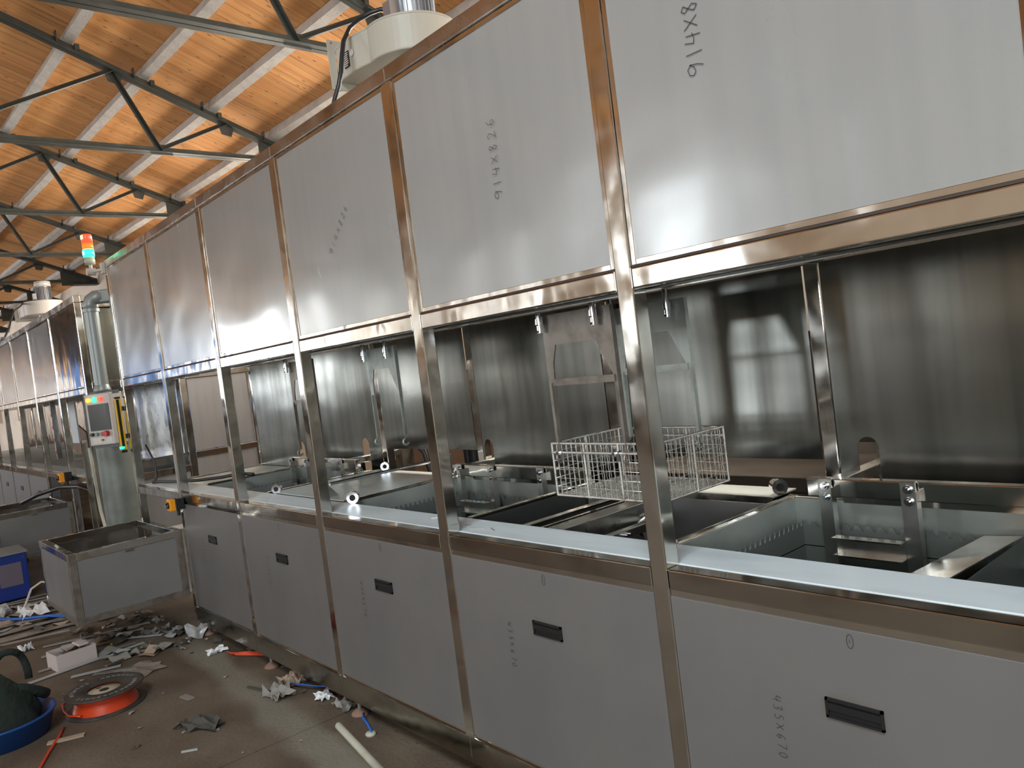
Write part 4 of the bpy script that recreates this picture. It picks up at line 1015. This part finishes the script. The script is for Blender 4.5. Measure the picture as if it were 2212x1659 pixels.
build('stem', MB().cyl(P(2.59), P(2.655), .012, 12).cyl(P(2.60) + Vector((-.005, -.03, 0)), P(2.60) + Vector((-.005, .03, 0)), .028, 16).cyl(P(2.60), (-5.03, -.005, 2.60), .012, 12).box(-5.07, -5.01, -.02, -.001, 2.57, 2.65), 'hmi', tl)

hm = root('control_box', (-5.45, -.05, 1.26), 'grey operator control box with dark screen and lit buttons on a hanging arm', 'control box')
fn = math.radians(-58); nv = Vector((math.cos(fn), math.sin(fn), 0)); uv = Vector((-nv.y, nv.x, 0))   # uv runs to the right seen from the front
if uv.x < 0 and uv.y < 0: uv = -uv
hc = Vector((-5.32, -.115, 0)); HWID, HDEP = .25, .13
def H(a, b, z): return hc + uv * a + nv * b + Vector((0, 0, z))   # b: out of the face
def hb(a0, a1, b0, b1, z0, z1): return MB().box(a0, a1, b0, b1, z0, z1, H)
build('housing', hb(-HWID / 2, HWID / 2, -HDEP, 0, 1.285, 1.685), 'hmi', hm, bevel=.006)
build('corner_trim', hb(-HWID / 2 + .02, HWID / 2 + .003, -HDEP + .03, -.035, 1.675, 1.70), 'hmi_dark', hm)
build('corner_trim', hb(-HWID / 2 - .004, -HWID / 2 + .006, -.02, .004, 1.29, 1.69), 'hmi_dark', hm)
build('corner_trim', hb(-HWID / 2 + .02, HWID / 2 + .003, -HDEP + .01, -.02, 1.262, 1.287), 'hmi_dark', hm)
sc_ = build('screen_bezel', hb(-.092, .105, 0, .008, 1.40, 1.605), 'hmi_dark', hm)
build('screen', hb(-.086, .09, .0082, .0095, 1.405, 1.60), 'screen', sc_)
for a, m_ in ((-.075, 'lamp_amber'), (-.02, 'lamp_green'), (.04, 'lamp_red')):
    q = MB().cyl(H(a, 0, 1.64), H(a, .018, 1.64), .017, 16); bt = build('indicator_lamp', q, m_, hm)
for a, m_, rr in ((-.08, 'black', .014), (-.035, 'dull_green', .014), (.012, 'dull_pink', .014), (.062, 'red', .021)):
    build('push_button', MB().cyl(H(a, 0, 1.372), H(a, .02 if m_ != 'red' else .032, 1.372), rr, 16), m_, hm)
build('button_plate', hb(-.09, .10, 0, .002, 1.30, 1.345), 'far_white', hm)
build('key_switch', MB().cyl(H(.012, 0, 1.325), H(.012, .02, 1.325), .008, 10), 'bar_steel', hm)
# the arm: up, elbow, across to the cabinet end
top = H(.01, -.06, 0); arm = [Vector((top.x, top.y, 1.74)), Vector((top.x, top.y, 2.36))]
am = MB(); am.cyl(arm[0], arm[1], .05, 24); build('arm_tube', am, 'galv', hm)
build('arm_flange', MB().lathe([(0, .06), (.045, .06), (.05, .05), (.062, .012), (.062, 0), (0, 0)], (top.x, top.y, 1.70), 28), 'galv', hm)
E_ = Vector((top.x, top.y, 2.43)); fin = Vector((-5.035, .36, 2.43)); dv = (fin - E_).normalized()
el = [Vector((top.x, top.y, 2.33)), Vector((top.x, top.y, 2.38)), E_ + Vector((0, 0, -.02)) + dv * .012, E_ + dv * .045 + Vector((0, 0, .0)), E_ + dv * .11]
build('elbow', MB().tube(el, .054, 20).cyl((top.x, top.y, 2.32), (top.x, top.y, 2.345), .059, 24), 'galv', hm)
build('arm_beam', MB().bar(E_ + dv * .09, fin, .09, .10), 'galv', hm, bevel=.012)

lc = root('light_curtain', (-5.10, -.03, 1.22), 'yellow and black light curtain bar with a green lamp on the end post', 'sensor')
build('housing', bx(-5.098, -5.052, -.055, -.012, 1.235, 1.625), 'yellow', lc, bevel=.003)
build('lens_strip', bx(-5.083, -5.067, -.0565, -.054, 1.24, 1.62), 'black', lc)
build('lens_strip', bx(-5.0525, -5.051, -.045, -.026, 1.24, 1.62), 'black', lc)
build('end_cap', bx(-5.096, -5.054, -.053, -.014, 1.625, 1.64), 'black', lc); build('end_cap', bx(-5.096, -5.054, -.053, -.014, 1.215, 1.235), 'black', lc)
build('status_lamp', bx(-5.084, -5.05, -.0575, -.03, 1.245, 1.262), 'lamp_green', lc)
for z in (1.32, 1.53): build('bracket', bx(-5.06, -5.03, -.013, .0, z, z + .035), 'black', lc)

def estop(p, label):
    p = Vector(p); r = root('stop_button_box', p, label, 'stop button')
    T = lambda x, y, z: p + Vector((x, y, z))
    build('base', MB().box(-.034, .034, -.055, .0, -.038, .034, T), 'black', r, bevel=.004)
    build('cover', MB().box(-.035, .035, -.092, -.055, -.04, .036, T), 'orange', r, bevel=.005)
    build('button_collar', MB().cyl(T(0, -.092, -.002), T(0, -.099, -.002), .021, 18), 'black', r)
    build('button', MB().cyl(T(0, -.099, -.002), T(0, -.112, -.002), .014, 18), 'chrome', r)
    build('cable_gland', MB().cyl(T(.02, -.04, -.04), T(.02, -.04, -.075), .01, 10), 'black', r)
    return r
estop((-3.955, -.001, .893), 'orange and black stop button box on the counter rail of the near line')
e2 = estop((-7.25, -.001, .955), 'orange and black stop button box on the far line counter rail'); e2.scale = (1.2, 1.2, 1.2)

# round grey column standing between the two lines
co = root('round_column', (-5.75, .06, 0), 'round brushed grey metal column below the control box, between the lines', 'column')
build('shaft', MB().cyl((-5.75, .06, 0), (-5.75, .06, 1.30), .135, 40), 'column', co)
build('base_ring', MB().lathe([(.135, 0), (.17, 0), (.17, .012), (.135, .02)], (-5.75, .06, 0), 40), 'steel', co)
for x, y in ((-5.93, -.12), (-5.90, -.05)):
    pp = build('upright_tube', bx(x - .02, x + .02, y - .02, y + .02, 0, 1.32), 'polished'); tag(pp, 'slim polished upright tube left of the round column, %s of the pair' % ('farther' if x < -5.91 else 'nearer'), 'tube', 'slim tubes by the column')
cb = build('cable', MB().tube([(-5.48, -.18, 1.27), (-5.55, -.16, 1.1), (-5.62, -.14, .9), (-5.64, -.13, .75), (-5.6, -.12, .6), (-5.55, -.12, .4), (-5.52, -.15, .01)], .012, 8), 'pvc'); tag(cb, 'pale cable hanging down from the control box', 'cable')
cb = build('cable', MB().tube([(-7.9, -.35, .72), (-7.6, -.25, .80), (-7.3, -.1, .86), (-7.0, .0, .86), (-6.7, .05, .82)], .02, 8), 'rubber'); tag(cb, 'black cable lying over the side box of the far line', 'cable')
for k in range(5):
    x = -5.66 - k * .06
    z = .24
tgp = build('support_block', bx(-5.50, -5.25, .28, .48, 0, .52), 'concrete_beam'); tag(tgp, 'grey block standing right of the round column', 'block')

# ================================================================== FLOOR CLUTTER
def Mx(loc, rz=0, sc=1): return lambda v: Vector(loc) + Matrix.Rotation(rz, 3, 'Z') @ (Vector(v) * sc)
# cable spool
sp = root('cable_spool', (-3.25, -.765, 0), 'dark plastic spool wound with orange red cable on the floor', 'spool')
sc0 = (-3.25, -.765, 0)
build('flange', MB().lathe([(.0, 0), (.235, 0), (.24, .004), (.235, .010), (0, .010)], sc0, 48), 'spool', sp)
build('flange', MB().lathe([(.10, .112), (.23, .114), (.24, .119), (.24, .124), (.23, .127), (.125, .125), (.115, .118), (.10, .118)], sc0, 48), 'spool', sp)
prof = []
for k in range(13):
    z = .012 + k * .0082; r_ = .175 + .022 * abs(k - 7) / 7 if k < 7 else .175 + .004 * (k - 7); prof += [(r_ - .003, z - .003), (r_ + .002, z), (r_ - .003, z + .003)]
build('cable_winding', MB().lathe([(.1, .011)] + prof + [(.1, .114)], sc0, 48), 'orange_hose', sp)
build('hub', MB().lathe([(.03, .108), (.10, .108), (.10, .01)], sc0, 32), 'paper_cream', sp)
build('bore', MB().cyl((sc0[0], sc0[1], .04), (sc0[0], sc0[1], .109), .03, 20), 'dark_hole', sp)
build('label_spot', MB().lathe([(0, .1095), (.014, .1095)], (sc0[0] - .06, sc0[1] - .02, 0), 12), 'spool', sp)
lt = MB()
for k in range(34):
    if k in (8, 9, 17, 18, 26, 27): continue
    a = 2 * PI * k / 34; R_ = .185
    ch = random.choice([[(-1, -1, 1, -1), (-1, -1, -1, 1), (-1, 1, 1, 1)], [(-1, -1, -1, 1), (-1, 1, 1, -1), (1, -1, 1, 1)], [(0, -1, 0, 1), (-1, 1, 1, 1)], [(-1, -1, 1, 1), (-1, 1, 1, -1)], [(-1, -1, -1, 1), (1, -1, 1, 1), (-1, 0, 1, 0)]])
    for (x0, y0, x1, y1) in ch:
        f_ = lambda u, v: Vector((sc0[0] + (R_ + v * .011) * math.cos(a) - u * .008 * math.sin(a) * -1 * -1, sc0[1] + (R_ + v * .011) * math.sin(a) + u * .008 * math.cos(a), .1272))
        lt.bar(f_(x0, y0), f_(x1, y1), .005, .001)
build('flange_lettering', lt, 'pale_mark', sp, kind='stuff')
lo_ = MB().tube([(-3.13, -.94, .03), (-3.24, -.985, .018), (-3.38, -.99, .015), (-3.52, -.97, .012), (-3.62, -.90, .012), (-3.62, -.82, .02), (-3.5, -.78, .035), (-3.42, -.77, .05)], .006, 8)
build('loose_cable', lo_, 'orange_hose', sp)
cb = build('cable', MB().tube([(-2.5, -1.22, .007), (-2.7, -1.15, .007), (-2.9, -1.07, .007), (-3.05, -1.0, .007), (-3.16, -.96, .007)], .007, 8), 'orange_hose')
tag(cb, 'orange cable running along the floor in front of the blue tub', 'cable')

# blue tub with a dark green bag in it
tb = root('blue_tub', (-3.28, -1.22, 0), 'round blue plastic tub at the bottom left corner', 'tub')
tc0 = (-3.30, -1.20, 0)
build('tub_wall', MB().lathe([(0, .003), (.205, .003), (.235, .10), (.243, .104), (.243, .112), (.228, .112), (.2, .012), (0, .012)], tc0, 48), 'blue_plastic', tb)
bg_ = root('cloth_bag', (-3.28, -1.2, .02), 'dark green black cloth bag with a handle heaped in the blue tub', 'bag')
mb = MB(); n1, n2 = 30, 14; vs = []; fs = []
for j in range(n2 + 1):
    for i in range(n1):
        a = 2 * PI * i / n1; t = j / n2
        rr = .19 * math.cos(t * PI / 2 * .96) ** .5 * (1 + .10 * math.sin(3 * a + 4 * t) + .05 * math.sin(7 * a + 9 * t)); z = .03 + .27 * t * (1 + .16 * math.sin(2 * a + 1.0))
        vs.append((tc0[0] + rr * math.cos(a), tc0[1] + rr * math.sin(a), z))
for j in range(n2):
    for i in range(n1): fs.append((j * n1 + i, j * n1 + (i + 1) % n1, (j + 1) * n1 + (i + 1) % n1, (j + 1) * n1 + i))
fs.append(tuple(range(n2 * n1, n2 * n1 + n1))); mb.add(vs, fs, True); build('bag_body', mb, 'green_cloth', bg_)
hdl = [(-3.33 + .0, -1.10 + .075 * math.cos(t) - .0, .27 + .13 * math.sin(t)) for t in [PI * k / 12 for k in range(-1, 14)]]
build('bag_handle', MB().tube([(-3.40 + .02 * math.cos(k), p[1] - .02, p[2] + .0) for k, p in enumerate(hdl)], .018, 8), 'green_cloth', bg_)
build('bag_fold', MB().tube([(-3.24, -1.14, .25), (-3.26, -1.08, .225), (-3.28, -1.03, .19), (-3.31, -.99, .155)], .026, 8), 'green_cloth', bg_)

# white cardboard box with scrap in it
wb_ = root('cardboard_box', (-4.2, -.72, 0), 'small open pinkish white cardboard box with scraps in it on the floor', 'box')
bc = Vector((-4.26, -.70, 0)); ra = math.radians(8); W_ = lambda x, y, z: bc + Matrix.Rotation(ra, 3, 'Z') @ Vector((x, y, z))
build('wall', MB().box(-.09, .09, -.115, -.111, 0, .10, W_), 'card_white', wb_); build('wall', MB().box(-.09, .09, .111, .115, 0, .10, W_), 'card_white', wb_)
build('wall', MB().box(.086, .09, -.111, .111, 0, .10, W_), 'card_white', wb_); build('wall', MB().box(-.09, -.086, -.111, .111, 0, .10, W_), 'card_white', wb_)
build('bottom', MB().box(-.086, .086, -.111, .111, 0, .003, W_), 'card_white', wb_)
mb = MB(); vs = [W_(random.uniform(-.075, .075), random.uniform(-.1, .1), random.uniform(.05, .115)) for _ in range(60)]
for k in range(0, 57, 3): mb.add(vs[k:k + 3], [(0, 1, 2)])
build('scrap_filling', mb, 'card_in', wb_, kind='stuff', fixn=False)
mb = MB().box(-.07, .05, .03, .09, .10, .115, W_); build('foam_piece', mb, 'card_white', wb_, bevel=.004)

def crumple(name, c, sx, sy, hgt, m_, label, cat='scrap', group=None, n=7, seed=0, rz=0):
    rnd = random.Random(seed); vs = []; fs = []
    Rm = Matrix.Rotation(rz, 3, 'Z')
    for j in range(n + 1):
        for i in range(n + 1):
            u, v = i / n - .5, j / n - .5
            edge = 1 + rnd.uniform(-.22, .22)
            vs.append(Vector(c) + Rm @ Vector((u * sx * edge, v * sy * edge, .002 + rnd.random() ** 1.5 * hgt)))
    for j in range(n):
        for i in range(n): k = j * (n + 1) + i; fs += [(k, k + 1, k + n + 2), (k, k + n + 2, k + n + 1)]
    o = build(name, MB().add(vs, fs), m_, None, origin=c, fixn=False); tag(o, label, cat, group); return o
o = crumple('plastic_sheet', (-3.67, -.44, 0), .24, .17, .012, 'film_milky', 'crumpled translucent plastic sheet lying behind the cable spool', 'plastic sheet', n=5, seed=3, rz=.3)
crumple('plastic_film', (-4.02, .02, 0), .22, .16, .07, 'film_clear', 'ball of clear plastic film near the end of the bottom rail', 'plastic film', seed=4)
crumple('plastic_film', (-3.52, -.06, 0), .07, .10, .03, 'white_board', 'small white plastic bag beside the orange cable coil', 'plastic film', seed=5)
crumple('paper_scrap', (-2.62, .03, 0), .13, .12, .05, 'scrap_tan', 'crumpled tan paper under the rail by the far levelling foot', 'paper', seed=6)
crumple('paper_scrap', (-2.52, -.10, 0), .17, .12, .06, 'scrap_grey', 'crumpled grey paper in front of the bottom rail', 'paper', seed=7)
crumple('paper_scrap', (-2.28, .03, 0), .10, .08, .03, 'white_board', 'folded white paper scrap in front of the third door', 'paper', seed=8)
crumple('cloth_scrap', (-2.52, -.50, 0), .24, .10, .05, 'scrap_dark', 'dark torn cloth scrap lying on the open floor', 'cloth', seed=9, rz=.6)
crumple('paper_scrap', (-2.10, .06, 0), .14, .09, .035, 'scrap_grey', 'grey torn scrap between the two paper scraps and the near foot', 'paper', seed=10)
o = build('foam_block', bx(-2.60, -2.53, .10, .15, 0, .075), 'scrap_tan'); tag(o, 'orange tan foam block under the rail', 'block')
for (x, y, l_, rz, m_, lab) in [(-2.08, -.80, .10, .4, 'scrap_tan', 'pinkish flat card scrap on the open floor, left of the joint'), (-1.92, -.66, .09, 2.0, 'scrap_tan', 'split wooden chip beside the floor joint'),
                               (-2.95, -.42, .09, .2, 'scrap_grey', 'small grey card scrap right of the spool'), (-2.99, -.98, .16, 1.2, 'scrap_tan', 'pinkish curled scrap in front of the spool'),
                               (-2.30, -.62, .07, 1.0, 'film_clear', 'thin curled white strip on the open floor')]:
    q = MB(); d = Vector((math.cos(rz), math.sin(rz), 0)); q.bar(Vector((x, y, .006)) - d * l_ / 2, Vector((x, y, .006)) + d * l_ / 2, .035 if 'strip' not in lab else .008, .008)
    o = build('scrap', q, m_, None, origin=(x, y, 0)); tag(o, lab, 'scrap')
# orange cable coil half under the rail
mb = MB()
for k in range(3):
    mb.tube([(-3.45 + .03 * k, -.02 + .0 * k, .008), (-3.33 + .03 * k, .0 + .02 * k, .008 + .008 * k), (-3.15, .10 + .02 * k, .012), (-3.0, .22 + .03 * k, .012), (-2.9, .36, .012)], .006, 6)
o = build('cable_coil', mb, 'orange_hose'); tag(o, 'orange red cable strands running under the bottom rail', 'cable')
# pvc pipe, soft hose, blue tube
pp = root('plastic_pipe', (-1.7, -.14, 0), 'pale green grey plastic pipe lying on the floor at the bottom edge', 'pipe')
build('pipe', MB().cyl((-1.90, -.09, .016), (-1.2, -.21, .016), .016, 16), 'pvc', pp)
o = build('soft_hose', MB().tube([(-1.93, .16, .06), (-1.8, .13, .05), (-1.6, .12, .04), (-1.4, .13, .045), (-1.2, .17, .07), (-1.05, .17, .06), (-.9, .15, .02), (-.5, .14, .02)], .02, 12), 'soft_hose'); tag(o, 'grey soft hose lying under the bottom rail', 'hose')
o = build('blue_tube', MB().tube([(-1.88, .03, .03), (-1.83, .0, .035), (-1.78, -.01, .03), (-1.73, -.02, .015), (-1.71, -.03, .008)], .006, 8), 'blue_wire'); tag(o, 'short blue tube by the near levelling foot', 'tube')
o = build('round_cap', MB().lathe([(0, .014), (.02, .014), (.024, .008), (.024, 0), (0, 0)], (-1.72, -.03, 0), 16), 'pvc'); tag(o, 'small pale round cap at the end of the blue tube', 'cap')
o = build('blue_wire', MB().tube([(-2.60, -.02, .02), (-2.5, .0, .03), (-2.4, .04, .03), (-2.3, .07, .04), (-2.2, .1, .03)], .004, 6), 'blue_wire'); tag(o, 'thin dark blue wire in the paper scraps under the rail', 'wire')
o = build('wood_stick', MB().bar((-2.78, -.16, .006), (-2.55, -.1, .008), .012, .01), 'scrap_dark'); tag(o, 'thin dark stick beside the crumpled grey paper', 'stick')

# blue ventilated cabinet, ochre drum, white board at the left edge
bcab = root('welding_unit', (-6.75, -.80, 0), 'blue ventilated metal equipment cabinet standing at the left edge', 'cabinet')
_n = len(bpy.data.objects)
build('body', bx(-7.0, -6.55, -.98, -.44, .02, .44), 'blue_metal', bcab, bevel=.01)
build('top_cover', bx(-7.01, -6.54, -.99, -.43, .44, .455), 'galv', bcab)
for y in (-.90, -.66): build('vent_grille', bx(-6.55, -6.547, y, y + .17, .15, .36), 'mesh_grey', bcab)
for y in (-.95, -.47):
    for z in (.06, .40): build('screw', MB().cyl((-6.55, y, z), (-6.545, y, z), .007, 8), 'chrome', bcab)
build('lifting_handle', MB().tube([(-6.8, -.9, .455), (-6.8, -.86, .50), (-6.8, -.78, .50), (-6.8, -.74, .455)], .01, 8), 'rubber', bcab)
bcab.location = Vector(bcab.location) + Vector((-.12, -.10, 0)); bcab.scale = (1, 1, .93)
cb = build('cable', MB().tube([(-5.9, -.75, .01), (-6.0, -.68, .10), (-6.1, -.62, .18), (-6.2, -.53, .20), (-6.2, -.42, .16), (-6.2, -.32, .08)], .009, 8), 'far_white'); tag(cb, 'white cable arching over the floor by the blue cabinet', 'cable')
dr = root('ochre_drum', (-8.6, -.42, 0), 'ochre yellow drum behind the blue cabinet', 'drum')
build('drum_body', MB().lathe([(0, 0), (.17, 0), (.175, .15), (.17, .16), (.175, .30), (.17, .42), (0, .42)], (-8.75, -.42, 0), 28), 'ochre', dr)
bdd = build('leaning_board', MB().prism([(0, 0), (.7, 0), (.7, .9), (0, .9)], (-8.0, -.72, .02), (-.35, -.93, 0), (.05, .10, .99), (.012, .0, 0)), 'white_board'); tag(bdd, 'large white board leaning at the left edge', 'board')
fw_ = build('foam_white', bx(-7.1, -6.85, -.3, -.06, 0, .16), 'far_white'); tag(fw_, 'white foam block on the floor behind the side box', 'block')
sp.scale = (.81, .81, .81); sp.location = Vector((-3.275, -.735, 0))
yb_ = crumple('yellow_bag', (-6.75, -.22, 0), .25, .3, .14, 'ochre', 'heap of yellow brown packaging by the blue cabinet', 'packaging', seed=21)

rl0 = random.Random(11)
# flat steel offcut strips on the floor to the left
ss = [(-5.35, -.82, 1.1), (-5.5, -.70, 1.3), (-5.7, -.78, 1.2), (-5.9, -.6, 1.5), (-6.1, -.72, 1.2), (-6.3, -.55, 1.4), (-6.45, -.35, 1.2), (-5.25, -.62, .9), (-6.0, -.42, 1.3), (-5.62, -.9, 1.0), (-6.6, -.15, 1.2), (-5.15, -.95, .8)]
for k, (x, y, l_) in enumerate(ss):
    a = math.radians(80 + random.uniform(-14, 14)); d = Vector((math.cos(a), math.sin(a), 0)) * l_ / 2
    c_ = Vector((x, y, .010 + .008 * (k % 3)))
    o = build('steel_strip', MB().bar(c_ - d, c_ + d, random.choice((.03, .045, .06)), .006), 'strip', None, origin=c_)
    tag(o, 'dusty flat steel offcut strip in the litter under the side box', 'strip', 'offcut strips on the floor left of the side box')
crumple('plastic_film', (-5.85, -.66, .03), .26, .18, .07, 'white_board', 'torn white plastic film on the steel offcuts', 'plastic film', seed=11)
crumple('plastic_film', (-6.1, -.88, .03), .24, .2, .07, 'film_clear', 'clear plastic film at the left edge on the offcuts', 'plastic film', seed=12)
crumple('plastic_film', (-4.9, -.86, .0), .10, .08, .05, 'white_board', 'small white scrap with a black end on the floor left of the box corner', 'plastic film', seed=13)
o = build('blue_strap', MB().tube([(-6.3, -1.02, .03), (-6.0, -.9, .035), (-5.75, -.76, .04), (-5.55, -.6, .05), (-5.4, -.5, .04)], .012, 6), 'blue_wire'); tag(o, 'blue strap winding through the litter on the left', 'strap')
o = build('yellow_disc', MB().lathe([(0, .02), (.02, .018), (.026, 0), (0, 0)], (-4.42, -.42, .0), 14), 'yellow'); tag(o, 'small yellow disc in the litter below the side box', 'disc')
o = build('scissors', MB().bar((-3.98, -.20, .006), (-3.78, -.16, .006), .014, .006).bar((-3.98, -.18, .006), (-3.80, -.18, .006), .01, .006), 'chrome'); tag(o, 'slim metal tool lying on the dark floor near the bottom rail', 'tool')
for k in range(9):
    x = -4.75 + k * .12; y = -.40 + rl0.uniform(-.25, .2); a = math.radians(70 + rl0.uniform(-30, 30)); d = Vector((math.cos(a), math.sin(a), 0)) * rl0.uniform(.12, .35)
    c_ = Vector((x, y, .008)); o = build('pale_strip', MB().bar(c_ - d, c_ + d, .03, .006), 'film_clear' if k % 2 else 'strip', None, origin=c_)
    tag(o, 'pale flat strip in the litter heap below the side box', 'strip', 'pale strips below the side box')
# individual litter pieces
rl = random.Random(5)
spots = []
for k in range(70): spots.append((rl.uniform(-5.0, -3.9), rl.uniform(-.55, -.05), 'heap'))
for k in range(30): spots.append((rl.uniform(-3.9, -1.9), rl.uniform(-.05, .22), 'rail'))
for k in range(26): spots.append((rl.uniform(-6.4, -5.1), rl.uniform(-1.0, -.3), 'left'))
for k in range(30): spots.append((rl.uniform(-4.6, -1.2), rl.uniform(-1.0, -.1), 'open'))
LAB = {'heap': ('torn litter scrap in the heap below the side box', 'litter heap below the side box'), 'rail': ('torn litter scrap along the bottom rail', 'litter along the bottom rail'),
       'left': ('torn litter scrap among the steel offcuts', 'litter among the steel offcuts'), 'open': ('tiny litter fleck on the open floor', 'flecks on the open floor')}
for k, (x, y, kd) in enumerate(spots):
    s_ = {'heap': .09, 'rail': .06, 'left': .12, 'open': .028}[kd] * rl.uniform(.5, 1.3)
    crumple('litter', (x, y, 0), s_, s_ * rl.uniform(.4, 1.1), s_ * .4, rl.choice(['scrap_dark', 'scrap_grey', 'scrap_grey', 'film_clear', 'scrap_tan', 'scrap_dark']), LAB[kd][0], 'litter', LAB[kd][1], n=2, seed=100 + k, rz=rl.uniform(0, 6))
